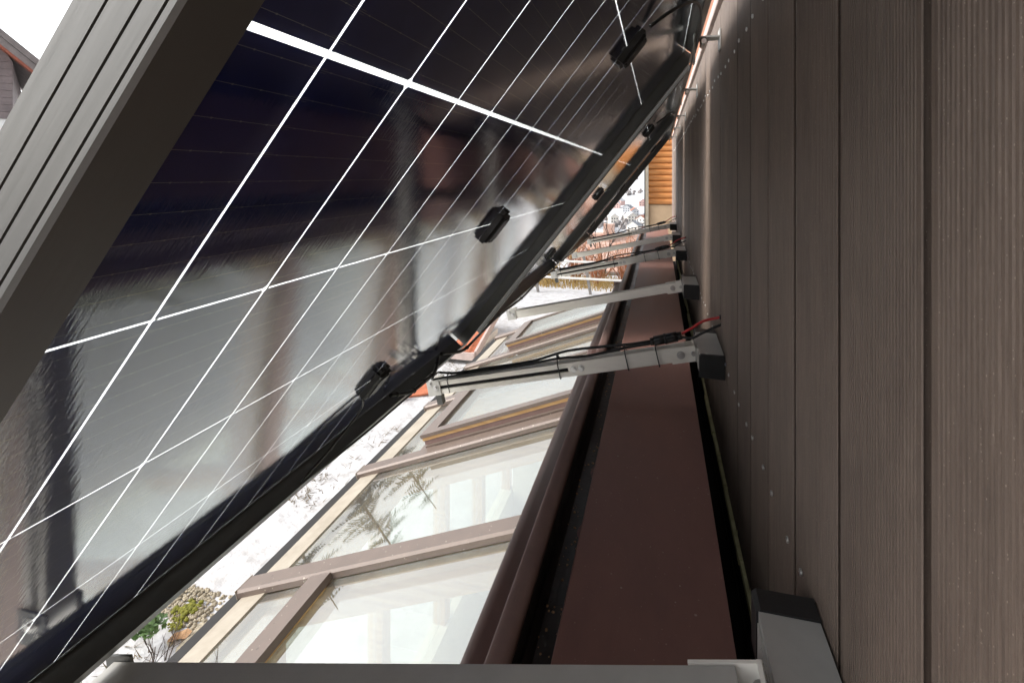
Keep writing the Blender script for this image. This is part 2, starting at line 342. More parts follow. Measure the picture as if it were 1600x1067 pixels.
# clad wall: ribbed composite boards
cw = thing('cladding_wall', (WX, 0, -0.674), 'dark brown ribbed composite cladding of upright boards beside the camera', 'wall')
def board_profile():
    pr = []; w = 0.1415; n = 27; x = -w / 2; pr += [(x + 0.005, 0.018), (x + 0.005, 0.0018), (x, 0.0009), (x + 0.0007, 0.0)]
    step = (w - 0.012) / n; x0 = -w / 2 + 0.006
    for i in range(n):
        a = x0 + i * step; pr += [(a, 0.0), (a + step * 0.10, 0.0017), (a + step * 0.34, 0.0017), (a + step * 0.5, 0.0)]
    pr += [(w / 2 - 0.0012, 0.0), (w / 2, 0.0012), (w / 2, 0.0022), (w / 2 - 0.005, 0.0045), (w / 2 - 0.005, 0.018)]
    return pr
ZB0, ZB1 = -0.674, 0.405
bmb = MB(); bmb.prism(board_profile(), (0, 0, 0), (0, 1, 0), (1, 0, 0), (0, 0, ZB1 - ZB0))
bme = bmb.mesh('board', M['board'])
PITCH = 0.1503; Y_GAP = 0.349      # a joint at y = 0.349, the rest follow the pitch
y = Y_GAP - PITCH * 12 + PITCH / 2; bys = []
while y + PITCH / 2 < WY1: bys.append(y); y += PITCH
for yb in bys:
    b = link('board', bme, cw, (random.uniform(0, 0.0009), yb, random.uniform(-0.002, 0.002)))
ZL0 = -0.890
back = MB(); back.bx(WX + 0.0185, WX + 0.0255, bys[0] - PITCH / 2, WY1 - 0.03, ZB0 + 0.01, ZB1 - 0.002)
back.bx(WX + 0.0215, WX + 0.0255, bys[0] - PITCH / 2, WY1 - 0.03, ZL0, ZB0 + 0.009)
part('backing_strip', back, M['dark'], cw)
smb = MB(); smb.cyl((-0.0016, 0, 0), (0.003, 0, 0), 0.0036, 10); smb.box((-0.0018, 0, 0), 0.0004, 0.0022, 0.0006)
sme = smb.mesh('screw', M['steel'])
for yb in bys:
    if yb < 0.0: continue
    for dy in (-0.045, 0.045):
        for zz in (-0.416, 0.247):
            link('screw', sme, cw, (0, yb + dy, zz - ZB0 + random.uniform(-0.006, 0.006)))
# corner trim at the far end of the cladding
ct = MB(); ct.bx(WX - 0.012, WX + 0.03, WY1, WY1 + 0.05, -0.75, 0.43)
single('corner_trim', ct, M['white_trim'], 'pale upright corner trim at the far end of the dark cladding', 'trim')
# pale ledge over the boards and the orange timber above it
tr = MB(); tr.prism([(0.025, 0.0), (-0.007, 0.0), (-0.009, 0.003), (-0.009, 0.026), (-0.006, 0.030), (0.025, 0.031)], (WX, WY0, ZB1 + 0.009), (1, 0, 0), (0, 0, 1), (0, WY1 + 0.05 - WY0, 0))
single('wall_ledge', tr, M['white_trim'], 'pale ledge strip running along the top of the dark cladding', 'ledge')
sd = thing('timber_siding', (WX + 0.02, 0, 0.45), 'orange stained timber siding above the dark cladding', 'wall')
for k in range(14):
    pl = MB(); z0 = 0.4465 + k * 0.118
    pl.prism([(0.03, 0.0), (0.006, 0.0), (0.0, 0.012), (0.0, 0.10), (0.007, 0.114), (0.03, 0.114)], (WX + 0.004, -4, z0), (1, 0, 0), (0, 0, 1), (0, WY1 + 0.04 + 4, 0))
    part('plank', pl, M['siding'], sd)
sb = MB(); sb.bx(WX + 0.034, 6, -4, WY1, 0.4465, 2.2); part('backing_wall', sb, M['dark'], sd)
# ragged yellow foam edge under the boards
fe = MB(); yy = -1.2; k = 0
while yy < WY1 - 0.05:
    l = random.uniform(0.16, 0.34); d = random.uniform(-0.004, 0.004)
    fe.prism([(-0.008 + d, -0.012), (0.020, -0.013), (0.020, -0.0015), (-0.007 + d, -0.002)], (WX, yy, ZB0 + random.uniform(-0.004, 0)), (1, 0, 0), (0, 0, 1), (0, l - 0.004, 0))
    yy += l
fo = single('foam_edge', fe, M['foam'], 'ragged yellowish foam edge along the bottom of the dark cladding', 'insulation')

# ------------------------------------------------------------------ brown ledge and gutter
ZL = -0.55; KG = 0.6875           # level of the ledge; the gutter section is drawn at 1/KG size
def sec(pr): return [(a * KG, b * KG) for a, b in pr]
lg = MB(); Y0L, Y1L = -1.3, WY1
lp = [(0.124, -0.060), (0.124, 0.0), (-0.171, -0.004), (-0.1735, -0.007), (-0.1735, -0.058), (-0.171, -0.060)]
lg.prism(sec(lp), (0, Y0L, ZL), (1, 0, 0), (0, 0, 1), (0, Y1L - Y0L, 0))
led = single('metal_ledge', lg, M['brown_metal'], 'wide dark brown sheet metal ledge running below the clad wall', 'ledge')
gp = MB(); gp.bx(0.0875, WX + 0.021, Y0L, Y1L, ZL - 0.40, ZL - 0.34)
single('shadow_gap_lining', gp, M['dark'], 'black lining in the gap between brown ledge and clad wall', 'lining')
YG1 = 2.98
gt = thing('gutter', (-0.17, 0, ZL - 0.09), 'brown metal gutter with raised bead, between ledge and glass roof', 'gutter')
t_ = MB(); t_.prism(sec([(-0.1745, -0.012), (-0.1745, -0.066), (-0.186, -0.080), (-0.222, -0.080), (-0.2365, -0.066), (-0.2365, -0.012), (-0.2385, -0.012), (-0.2385, -0.084), (-0.176, -0.086), (-0.1755, -0.012)]), (0, Y0L, ZL), (1, 0, 0), (0, 0, 1), (0, Y1L - Y0L, 0))
part('trough', t_, M['trough'], gt)
bd = MB(); bp_ = [(-0.2368, -0.0105)] + [(-0.2572 + 0.0204 * math.cos(a), 0.000 + 0.011 * math.sin(a)) for a in [R(x) for x in range(0, 181, 20)]] + [(-0.2775, -0.010)]
bd.prism(sec(bp_), (0, Y0L, ZL), (1, 0, 0), (0, 0, 1), (0, Y1L - Y0L, 0), sm=True); part('bead', bd, M['brown_rail'], gt)
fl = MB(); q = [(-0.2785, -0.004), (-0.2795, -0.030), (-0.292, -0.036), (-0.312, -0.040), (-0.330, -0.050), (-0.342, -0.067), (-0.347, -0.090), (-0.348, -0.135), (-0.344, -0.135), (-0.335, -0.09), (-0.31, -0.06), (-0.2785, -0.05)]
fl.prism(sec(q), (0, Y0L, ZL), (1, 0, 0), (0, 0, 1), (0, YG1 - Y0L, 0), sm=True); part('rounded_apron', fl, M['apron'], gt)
ec = MB(); ec.bx(-0.2385, -0.192, YG1 + 0.0005, YG1 + 0.006, ZL - 0.085, ZL - 0.024); part('end_cap', ec, M['brown_rail'], gt)
# flaking edge and debris in the trough
pe = MB(); yy = 0.2
while yy < 3.0:
    w = random.uniform(0.002, 0.006); l = random.uniform(0.02, 0.07); x_ = -0.1740 * KG; z_ = ZL - 0.0085 * KG
    pe.quadface([(x_, yy, z_), (x_, yy + l, z_), (x_ - w * 0.6, yy + l * 0.8, z_ - 0.0015), (x_ - w, yy + l * 0.5, z_ - 0.003), (x_ - w * 0.5, yy + l * 0.15, z_ - 0.0015)])
    yy += random.uniform(0.12, 0.45)
part('flaking_paint', pe, M['peel'], gt, 'stuff')
de = MB()
for i in range(260):
    yq = 0.2 + random.random() ** 1.6 * 2.8; xq = random.uniform(-0.155, -0.124); r = random.uniform(0.0008, 0.0026)
    de.blob((xq, yq, ZL - 0.0545), r, i, 1, 0.6, (1, 1.3, 0.5))
tag(single('gutter_debris', de, M['dead_leaf'], 'crumbs of leaves and grit lying in the gutter trough', 'debris'), kind='stuff')
# wall behind the ledge, below it (house side of the sun room)

# ------------------------------------------------------------------ sun room under the sloping glass
SL = R(21.1); E_ = Vector((-math.cos(SL), 0, -math.sin(SL))); NUP = Vector((-math.sin(SL), 0, math.cos(SL))); YA = Vector((0, 1, 0))
def gp_(x, y, up=0.0):                       # a point on the glass roof plane
    return Vector((x, y, -0.817 + 0.386 * x)) + NUP * up
XE, XT = -1.23, -0.15
sr = thing('sun_room', (-0.7, 1.7, GZ), 'sun room with sloping glass roof and brown glazing bars below the ledge', 'conservatory')
RY = [-0.63, 0.05, 0.73, 1.41, 2.09, 2.78, 3.42, 4.10]
def run(x0, x1): a, b = gp_(x0, 0), gp_(x1, 0); return (a + b) / 2, (b - a) / 2
for i, ry in enumerate(RY):
    c, h = run(XT, XE - 0.012)
    m = MB(); m.prism([(-0.036, 0.004), (-0.036, 0.020), (-0.030, 0.027), (0.030, 0.027), (0.036, 0.020), (0.036, 0.004)], gp_(XT, ry), YA, NUP, 2 * h)
    cap = part('rafter_cap', m, M['taupe'], sr)
    m = MB(); m.box(gp_(XE - 0.0125, ry, 0.014) , E_ * 0.001, YA * 0.037, NUP * 0.014); part('end_plate', m, M['pale_wood'], cap)
    c, h = run(XT, XE + 0.05)
    m = MB(); m.box(c + YA * ry - NUP * 0.065, h, YA * 0.033, NUP * 0.046); part('pine_rafter', m, M['pine'], sr)
# eaves: pale sill strip, dark edge beam
m = MB(); m.box(gp_(XE + 0.045, 1.75, 0.001), E_ * 0.045, YA * 2.42, NUP * 0.0045); part('eaves_strip', m, M['pale_wood'], sr)
m = MB(); m.box(gp_(XE - 0.030, 1.75, -0.034), E_ * 0.026, YA * 2.43, NUP * 0.036); part('eaves_edge', m, M['dark'], sr)
m = MB(); m.box(gp_(XE + 0.05, 1.75, -0.10), E_ * 0.04, YA * 2.40, NUP * 0.06); part('eaves_beam', m, M['pine'], sr)
def pane(x0, x1, y0, y1, up=0.0, parent=None, th=0.010):
    c, h = run(x0, x1); m = MB(); m.box(c + YA * ((y0 + y1) / 2) + NUP * (up - 0.009), h, YA * ((y1 - y0) / 2), NUP * th)
    return part('pane', m, M['win_glass'], parent or sr)
def bar(name, x0, x1, y0, y1, u0, u1, mt, parent): 
    c, h = run(x0, x1); m = MB(); m.box(c + YA * ((y0 + y1) / 2) + NUP * ((u0 + u1) / 2), h, YA * ((y1 - y0) / 2), NUP * ((u1 - u0) / 2))
    return part(name, m, mt, parent)
for i in range(len(RY) - 1):
    a, b = RY[i] + 0.0365, RY[i + 1] - 0.0365
    if i % 2 == 1:           # plain fixed light (between the second and third bar and so on)
        pass
    if i in (2, 4, 6, 0):
        xt = -0.945
        bar('transom_cap', xt - 0.034, xt + 0.034, a, b, 0.004, 0.024, M['taupe'], sr)
        pane(XE + 0.088, xt - 0.035, a, b)
        if i in (4, 6):
            # raised opening sash
            sy0, sy1 = a + 0.035, b - 0.005
            sash = thing('roof_window', gp_(-0.62, (sy0 + sy1) / 2, 0.0), 'raised roof window sash with taupe cover %s' % ('nearest the near cabled arm' if i == 4 else 'in the farthest bay of the glass roof'), 'roof window')
            x0, x1 = -0.17, -0.965
            bar('kerb', x0, x1 + 0.012, sy0 - 0.028, sy0, 0.001, 0.030, M['taupe'], sash)
            bar('kerb', x0, x1 + 0.012, sy1 - 0.02, sy1, 0.001, 0.030, M['taupe'], sash)
            bar('sash_side', x0, x1 + 0.004, sy0 - 0.009, sy0 + 0.028, 0.0305, 0.0485, M['brown_rail'], sash)
            bar('sash_lip', x0, x1, sy0 - 0.013, sy0 + 0.028, 0.049, 0.062, M['pine'], sash)
            bar('sash_cover', x0, x1 - 0.004, sy0 - 0.016, sy0 + 0.030, 0.0625, 0.076, M['taupe'], sash)
            bar('sash_side', x0, x1, sy1 - 0.036, sy1, 0.0305, 0.070, M['taupe'], sash)
            bar('sash_cover', x1 + 0.055, x1 - 0.004, sy0 + 0.0305, sy1 - 0.0365, 0.031, 0.075, M['taupe'], sash)
            pane(x0, x1 + 0.056, sy0 + 0.031, sy1 - 0.037, 0.063, sash, 0.009)
            bar('under_frame', x0, xt + 0.036, a, sy0 - 0.030, -0.02, 0.003, M['pine'], sash)
        else:
            pane(XT - 0.01, xt + 0.035, a, b)
    else:
        pane(XT - 0.01, XE + 0.088, a, b)
# walls and floor of the room
m = MB()
for k in range(5):
    pass
fr = MB(); fr.bx(XE + 0.03, XE + 0.12, -0.66, 4.13, GZ - 0.05, GZ + 0.75); part('plinth', fr, M['cream'], sr)
for ry in RY:
    m = MB(); m.bx(XE + 0.035, XE + 0.105, ry - 0.035, ry + 0.035, GZ + 0.7505, -1.42); part('post', m, M['pine'], sr)
for i in range(len(RY) - 1):
    m = MB(); m.bx(XE + 0.06, XE + 0.075, RY[i] + 0.036, RY[i + 1] - 0.036, GZ + 0.751, -1.42); part('pane', m, M['win_glass'], sr)
for yy in (-0.66, 4.06):
    m = MB(); m.prism([(XE + 0.13, GZ), (-0.125, GZ), (-0.125, -0.98), (XE + 0.13, -1.42)], (0, yy, 0), (1, 0, 0), (0, 0, 1), (0, 0.06, 0)); part('end_wall', m, M['cream'], sr)
m = MB(); m.bx(-0.118, 0.075, -4, WY1 - 0.02, GZ - 0.05, ZL - 0.0605); single('lower_house_wall', m, M['cream'], 'cream house wall at the back of the sun room under the ledge', 'wall')
fl_ = thing('sun_room_floor', (-0.6, 1.7, GZ + 0.02), 'cream tiled floor seen through the sloping glass', 'floor')
m = MB(); m.bx(XE + 0.121, -0.119, -0.6, 4.05, GZ - 0.04, GZ + 0.02); part('mortar_bed', m, M['grout'], fl_)
tm = MB(); tm.bx(-0.1475, 0.1475, -0.1475, 0.1475, 0, 0.012); tme = tm.mesh('tile', M['cream_tile'])
for i in range(3):
    for j in range(15): link('tile', tme, fl_, (XE + 0.160 + 0.15 + 0.3 * i - (-0.6), -0.6 + 0.16 + 0.3 * j - 1.7, 0.001))

# ------------------------------------------------------------------ solar modules
n_ = Vector((0.7849, 0, -0.6197)); up_ = Vector((0.6197, 0, 0.7849))
CX, CZ = -0.2757, -0.0835
ML, MH = 1.520, 1.134
def module_meshes():
    D = {}
    L2, H2 = ML / 2, MH / 2
    # end rail profile: p inward, w towards the wall
    def groove(w): return [(0, w - 0.0006), (0.0011, w - 0.0005), (0.0011, w + 0.0005), (0, w + 0.0006)]
    def prof(fl):
        return [(0, -0.004)] + groove(0.006) + groove(0.0168) + groove(0.0252) + [(0, 0.0282), (0.0012, 0.030), (fl, 0.030), (fl, 0.0284), (0.002, 0.0284), (0.002, -0.0045), (0.010, -0.0045), (0.010, -0.0055), (0.0, -0.0055)]
    for nm, x, sx in (('near', -L2, 1), ('far', L2, -1)):
        m = MB(); m.prism(prof(0.026), (x, -H2, 0), (sx, 0, 0), (0, 0, 1), (0, MH, 0)); D['end_' + nm] = m.mesh('frame_rail', M['alu'])
    for nm, y, sy in (('low', -H2, 1), ('top', H2, -1)):
        m = MB(); m.prism(prof(0.030), (-L2 + 0.0262, y, 0), (0, sy, 0), (0, 0, 1), (ML - 0.0524, 0, 0)); D['side_' + nm] = m.mesh('frame_rail', M['alu'])
    m = MB(); m.quadface([(-L2 + 0.0025, -H2 + 0.0025, 0), (L2 - 0.0025, -H2 + 0.0025, 0), (L2 - 0.0025, H2 - 0.0025, 0), (-L2 + 0.0025, H2 - 0.0025, 0)]); D['back_glass'] = m.mesh('back_glass', M['back_glass'])
    m = MB(); m.quadface([(-L2 + 0.0025, -H2 + 0.0025, -0.0040), (L2 - 0.0025, -H2 + 0.0025, -0.0040), (L2 - 0.0025, H2 - 0.0025, -0.0040), (-L2 + 0.0025, H2 - 0.0025, -0.0040)]); D['front_glass'] = m.mesh('front_glass', M['front_glass'])
    PX, PY = 0.0917, 0.1838
    hx, hy = PX * 8 + 0.0015, PY * 3 + 0.001
    m = MB()
    for (a, b, c, d) in ((-L2 + 0.0026, -hx - 0.0012, -H2 + 0.0026, H2 - 0.0026), (hx + 0.0012, L2 - 0.0026, -H2 + 0.0026, H2 - 0.0026), (-hx - 0.0011, hx + 0.0011, hy + 0.0012, H2 - 0.0026), (-hx - 0.0011, hx + 0.0011, -H2 + 0.0026, -hy - 0.0012)):
        m.bx(a, b, c, d, -0.0026, -0.0022)
    D['border_mask'] = m.mesh('border_mask', M['border'])
    def cell(hw, h0, h1, ch):
        m = MB(); k = 0.0024; y0, y1 = h0, h1
        if ch > 0: p = [(-hw, y0), (hw - k, y0), (hw, y0 + k), (hw, y1 - k), (hw - k, y1), (-hw, y1)]
        else: p = [(-hw + k, y0), (hw, y0), (hw, y1), (-hw + k, y1), (-hw, y1 - k), (-hw, y0 + k)]
        m.prism(p, (0, 0, -0.0023), (1, 0, 0), (0, 1, 0), (0, 0, 0.0002)); return m.mesh('cell', M['cell'])
    D['cells'] = []
    lib = {}
    for r in range(6):
        yc = PY * (2.5 - r)
        g0 = 0.0022 if r == 1 else 0.0010     # the wide gap is under the second row
        g1 = 0.0022 if r == 2 else 0.0010
        for c in range(16):
            ch = 1 if c % 2 else -1
            key = (g0, g1, ch)
            if key not in lib: lib[key] = cell(PX / 2 - 0.0011, -PY / 2 + g0, PY / 2 - g1, ch)
            xc = PX * (c - 7.5) + (0.0010 if c >= 8 else -0.0010)
            D['cells'].append((lib[key], (xc, yc, 0)))
    m = MB()
    for r in range(6):
        for k in range(10):
            yy = PY * (2.5 - r) - PY / 2 + PY * (k + 0.5) / 10
            for c in range(16):
                xc = PX * (c - 7.5) + (0.0010 if c >= 8 else -0.0010); h = PX / 2 - 0.0014
                m.quadface([(xc - h, yy - 0.00016, -0.0017), (xc + h, yy - 0.00016, -0.0017), (xc + h, yy + 0.00016, -0.0017), (xc - h, yy + 0.00016, -0.0017)])
                for q in range(5):
                    x = xc + (q - 2) * 0.0175
                    m.quadface([(x - 0.0006, yy - 0.00045, -0.0016), (x + 0.0006, yy - 0.00045, -0.0016), (x + 0.0006, yy + 0.00045, -0.0016), (x - 0.0006, yy + 0.00045, -0.0016)])
                for sx in (-1, 1):
                    for dy in (-0.0012, 0.0012):
                        x0, x1 = sorted((xc + sx * h, xc + sx * (h - 0.005)))
                        m.quadface([(x0, yy + dy - 0.00011, -0.0015), (x1, yy + dy - 0.00011, -0.0015), (x1, yy + dy + 0.00011, -0.0015), (x0, yy + dy + 0.00011, -0.0015)])
    D['ribbons'] = m.mesh('cell_ribbons', M['ribbon'])
    m = MB()
    for c in range(17):
        x = PX * (c - 8) + (0 if c == 8 else 0.001 if c > 8 else -0.001); m.bx(x - 0.003, x + 0.003, -hy - 0.002, hy + 0.002, -0.0031, -0.0029)
    for r in range(7):
        yy = PY * (3 - r)
        for c in range(16):
            x0 = PX * (c - 8) + 0.0041; m.bx(x0 if c else x0 - 0.001, PX * (c - 7) - 0.0041, yy - 0.0035, yy + 0.0035, -0.0031, -0.0029)
    D['gap_filler'] = m.mesh('gap_filler', M['encapsulant'])
    # junction box
    m = MB()
    m.prism([(-0.026, 0), (0.026, 0), (0.026, 0.011), (0.022, 0.015), (-0.022, 0.015), (-0.026, 0.011)], (0, -0.036, 0.0006), (1, 0, 0), (0, 0, 1), (0, 0.072, 0))
    for sx in (-0.014, 0.014): m.bx(sx - 0.006, sx + 0.006, 0.036, 0.045, 0.0006, 0.009)
    m.bx(-0.020, 0.020, -0.043, -0.036, 0.0006, 0.010)
    D['jbox'] = m.mesh('junction_box', M['black'])
    m = MB(); m.bx(-0.0205, 0.0205, -0.029, 0.029, 0.0156, 0.0178)
    for sy in (-1, 1): m.bx(-0.012, -0.004, sy * 0.0315 - 0.0025, sy * 0.0315 + 0.0025, 0.0156, 0.0185); m.bx(0.004, 0.012, sy * 0.0315 - 0.0025, sy * 0.0315 + 0.0025, 0.0156, 0.0185)
    D['jlid'] = m.mesh('lid', M['black'])
    return D
D = module_meshes()
MOD = [0.885, 2.545, 4.205]
mlab = ['nearest solar panel seen from behind, its end frame crossing the upper left', 'middle solar panel of the row, beyond the nearest panel', 'farthest solar panel of the row, next to the log-clad annex']
rot = Matrix(((0, up_.x, n_.x), (1, 0, 0), (0, up_.z, n_.z))).to_quaternion().to_euler()
mods = []
for i, yc in enumerate(MOD):
    o = thing('solar_panel', (CX, yc, CZ), mlab[i], 'solar panel', 'solar panels hung on the house wall'); o.rotation_euler = rot; mods.append(o)
    for k in ('end_near', 'end_far', 'side_low', 'side_top'): link('frame_rail', D[k], o)
    link('back_glass', D['back_glass'], o); link('front_glass', D['front_glass'], o); link('border_mask', D['border_mask'], o)
    gf = link('gap_filler', D['gap_filler'], o); gf['kind'] = 'stuff'
    for me, loc in D['cells']: link('cell', me, o, loc)
    rb = link('cell_ribbons', D['ribbons'], o); rb['kind'] = 'stuff'
    for yy in (0.3676, 0.0, -0.3676):
        j = link('junction_box', D['jbox'], o, (0.0, yy, 0)); j.scale = (0.76, 0.76, 0.9); link('lid', D['jlid'], j)
def panel_pt(yc, x, y, w): return Vector((CX, yc, CZ)) + Vector((0, 1, 0)) * x + up_ * y + n_ * w

# ------------------------------------------------------------------ support arms and wall blocks
AY = [0.462, 1.390, 2.195, 3.140, 3.930, 4.790]
alab = ['nearest grey support arm, crossing the bottom edge of the picture', 'second support arm, tied with black cables leading to a red wire', 'third support arm, a plain pale tube without cables', 'fourth support arm, tied with cables, with a black block at the wall', 'fifth support arm, a plain tube in the distance', 'sixth and farthest support arm, next to the log-clad annex']
HX, HZ, EX, EZ = 0.070, -0.428, -0.600, -0.583
ad = Vector((EX - HX, 0, EZ - HZ)); AL = ad.length; ad.normalize(); au = Vector((ad.z, 0, -ad.x)); au = au if au.z > 0 else -au
def sq_tube(m, s0, s1, y, hw, hh, off=0.0, th=0.002):
    """hollow square tube along the arm from s0 to s1"""
    o = Vector((HX, y, HZ)) + ad * s0 + au * off; L = ad * (s1 - s0)
    c = 0.0016
    pr = [(-hw + c, -hh), (hw - c, -hh), (hw, -hh + c), (hw, hh - c), (hw - c, hh), (-hw + c, hh), (-hw, hh - c), (-hw, -hh + c)]
    m.prism(pr, o, YA, au, L)
def bolt(parent, c, d, r=0.0065):
    m = MB(); d = Vector(d); m.cyl(c, d * 0.0012, r * 1.5, 16); m.tube([Vector(c) + d * 0.0012, Vector(c) + d * 0.0055], r, 6); part('bolt', m, M['steel'], parent)
for i, ay in enumerate(AY):
    HZ = -0.428 + (0.009 if i == 0 else 0.0)
    A = thing('support_arm', (WX, ay, -0.43), alab[i], 'support arm', 'support arms between wall and panels')
    # wall block: aluminium rail section with black end caps
    m = MB(); m.prism([(0.0885, -0.452), (WX - 0.002, -0.452), (WX - 0.002, -0.402), (0.0885, -0.402)], (0, ay - 0.100, 0), (1, 0, 0), (0, 0, 1), (0, 0.180, 0))
    m.bx(0.0868, 0.0884, ay - 0.07, ay + 0.075, -0.446, -0.409); part('wall_rail', m, M['alu_block'], A)
    for s0, s1 in ((ay - 0.108, ay - 0.1005), (ay + 0.0805, ay + 0.108)):
        m = MB(); m.prism([(0.0865, -0.452), (WX - 0.001, -0.454), (WX - 0.001, -0.4005), (0.0905, -0.4005), (0.0865, -0.4045)], (0, s0, 0), (1, 0, 0), (0, 0, 1), (0, s1 - s0, 0)); part('end_cap', m, M['black'], A)
    m = MB(); m.bx(0.0855, 0.0867, ay - 0.03, ay + 0.05, -0.444, -0.411)
    for k in range(9): m.bx(0.0835, 0.0854, ay - 0.028 + k * 0.008, ay - 0.0245 + k * 0.008, -0.443, -0.412)
    part('ribbed_strip', m, M['alu_block'], A)
    # hinge clevis
    m = MB(); c0 = Vector((HX, ay, HZ))
    for sy in (-1, 1): m.box(c0 + ad * 0.014 + YA * sy * 0.0205 - au * 0.001, ad * 0.030, YA * 0.0018, au * 0.0185)
    m.box(c0 - ad * 0.0135, ad * 0.0018, YA * 0.0186, au * 0.021)
    hg = part('hinge_clevis', m, M['alu_arm'], A)
    m = MB(); m.cyl((0.0795, ay - 0.03, HZ + 0.002), (0, 0.06, 0), 0.0052, 12); part('hinge_pin', m, M['steel'], A)
    for sy in (-1,): bolt(A, c0 + ad * 0.020 + YA * sy * 0.0224, (0, sy, 0))
    cabled = i in (1, 3, 5); AM = M['alu_block'] if i == 0 else M['alu_arm']
    if cabled or i == 0:
        js = AL * 0.44 if cabled else AL * 0.60
        m = MB(); sq_tube(m, 0.006, js, ay, 0.0175, 0.0180); part('inner_tube', m, AM, A)
        # outer half: slotted channel
        m = MB(); o = Vector((HX, ay, HZ)) + ad * (js - 0.05); Lv = ad * (AL - js + 0.05)
        pr = [(-0.0168, -0.0172), (0.0168, -0.0172), (0.0168, 0.0172), (-0.0168, 0.0172), (-0.0168, 0.0048), (-0.0105, 0.0048), (-0.0105, -0.0048), (-0.0168, -0.0048)]
        m.prism(pr, o, YA, au, Lv); ch = part('slotted_channel', m, AM, A)
        m = MB(); m.prism([(-0.0112, -0.0046), (-0.0107, -0.0046), (-0.0107, 0.0046), (-0.0112, 0.0046)], o + ad * 0.002, YA, au, Lv * 0.985); part('slot_floor', m, M['dark'], ch)
        for ds in (0.014, 0.034): bolt(A, Vector((HX, ay, HZ)) + ad * (js - ds) - YA * 0.0176, (0, -1, 0), 0.0058)
    else:
        m = MB(); sq_tube(m, 0.006, AL, ay, 0.0165, 0.0165); part('tube', m, M['alu_arm'], A)
    # bracket to the lower panel frame
    e0 = Vector((HX, ay, HZ)) + ad * (AL - 0.012)
    for sy in (-1, 1): m = MB(); m.box(e0 + YA * sy * 0.0190 + au * 0.002 + ad * 0.006, ad * 0.019, YA * 0.0015, au * 0.021); part('end_bracket', m, M['alu'] if i == 0 else M['alu_block'], A)
    bolt(A, e0 - YA * 0.0206 + au * 0.002, (0, -1, 0), 0.005); bolt(A, e0 - YA * 0.0206 + au * 0.014 + ad * 0.014, (0, -1, 0), 0.0040)
    if cabled:
        m = MB(); m.box(e0 - au * 0.032 + ad * 0.002, ad * 0.008, YA * 0.010, au * 0.016); part('foot_stub', m, M['alu'], A)

HZ = -0.428
# top brackets between the upper frame and the wall ledge
tlab = ['top bracket holding the near end of the nearest solar panel', 'top bracket at the far end of the nearest solar panel', 'top bracket at the near end of the middle solar panel', 'top bracket at the far end of the middle solar panel', 'top bracket at the near end of the farthest solar panel', 'top bracket at the far end of the farthest solar panel']
for i, ay in enumerate(AY):
    pt = panel_pt(0, 0, MH / 2 - 0.012, 0.031)
    B = thing('top_bracket', (pt.x, ay, pt.z), tlab[i], 'bracket', 'brackets along the top of the panels')
    m = MB(); m.bx(pt.x - 0.012, pt.x - 0.009, ay - 0.02, ay + 0.02, pt.z - 0.06, pt.z + 0.01); m.bx(pt.x - 0.0085, WX - 0.004, ay - 0.02, ay + 0.02, pt.z - 0.002, pt.z + 0.002); m.bx(WX - 0.0035, WX - 0.0005, ay - 0.02, ay + 0.02, pt.z - 0.03, pt.z + 0.018)
    part('angle_plate', m, M['alu_block'], B)
    m = MB(); m.tube([(pt.x + 0.01, ay - 0.03, pt.z - 0.012), (pt.x + 0.01, ay + 0.03, pt.z - 0.012)], 0.006, 10); part('pivot_rod', m, M['steel'], B)
    m = MB(); m.bx(pt.x + 0.004, pt.x + 0.016, ay - 0.026, ay + 0.026, pt.z - 0.008, pt.z - 0.0025); part('pivot_clamp', m, M['alu'], B)

# ------------------------------------------------------------------ cables
def cable(name, pts, r, mt, label, cat='cable', n=7, group=None, ties=()):
    m = MB(); P = bez(pts, n); m.tube(P, r, 8)
    o = single(name, m, mt, label, cat, group)
    for t in ties:
        k = min(len(P) - 2, int(t * (len(P) - 1))); d = (P[k + 1] - P[k]).normalized(); tm_ = MB(); tm_.tube([P[k] - d * 0.0018, P[k] + d * 0.0018], r * 1.45, 8)
        part('cable_tie', tm_, M['rubber'], o)
    return o
def low_edge(y, dv=0.0, w=0.036): # along the inner lower flange, y = world position along the wall
    return panel_pt(0, y, -MH / 2 + 0.022 + dv, w)
# bundle along the lower rail of nearest panel towards the second arm, and on
Wv = lambda y, k: 0.006 * math.sin(7 * y + k)
pts = [panel_pt(0.885, 0.004, -0.3676 - 0.044, 0.006), panel_pt(0.885, 0.010, -0.44, 0.014), panel_pt(0.885, -0.045, -0.50, 0.022), panel_pt(0.885, -0.09, -0.54, 0.026), low_edge(0.86, 0.004, 0.030), low_edge(1.02, 0.000, 0.034), low_edge(1.22, 0.002, 0.036), low_edge(1.36, 0.004, 0.040)]
cable('panel_lead', pts, 0.0022, M['rubber'], 'thin black lead dropping from the lowest junction box of the nearest panel')
for k, (yy0, yy1, lab) in enumerate(((1.12, 1.40, 'black cable bundle along the lower frame of the nearest panel'), (1.42, 3.12, 'long black cable bundle under the middle panel between second and fourth arm'), (3.16, 4.78, 'black cable bundle under the farthest panel'))):
    pts = []; nn = max(4, int((yy1 - yy0) / 0.12))
    for q in range(nn + 1):
        yq = yy0 + (yy1 - yy0) * q / nn; pts.append(low_edge(yq, 0.014 + Wv(yq, k), 0.038 + 0.003 * math.sin(9 * yq)) if 0 < q < nn else low_edge(yq, 0.020, 0.010))
    cable('cable_bundle', pts, 0.0046, M['rubber'], lab, ties=[0.1, 0.3, 0.5, 0.7, 0.9])
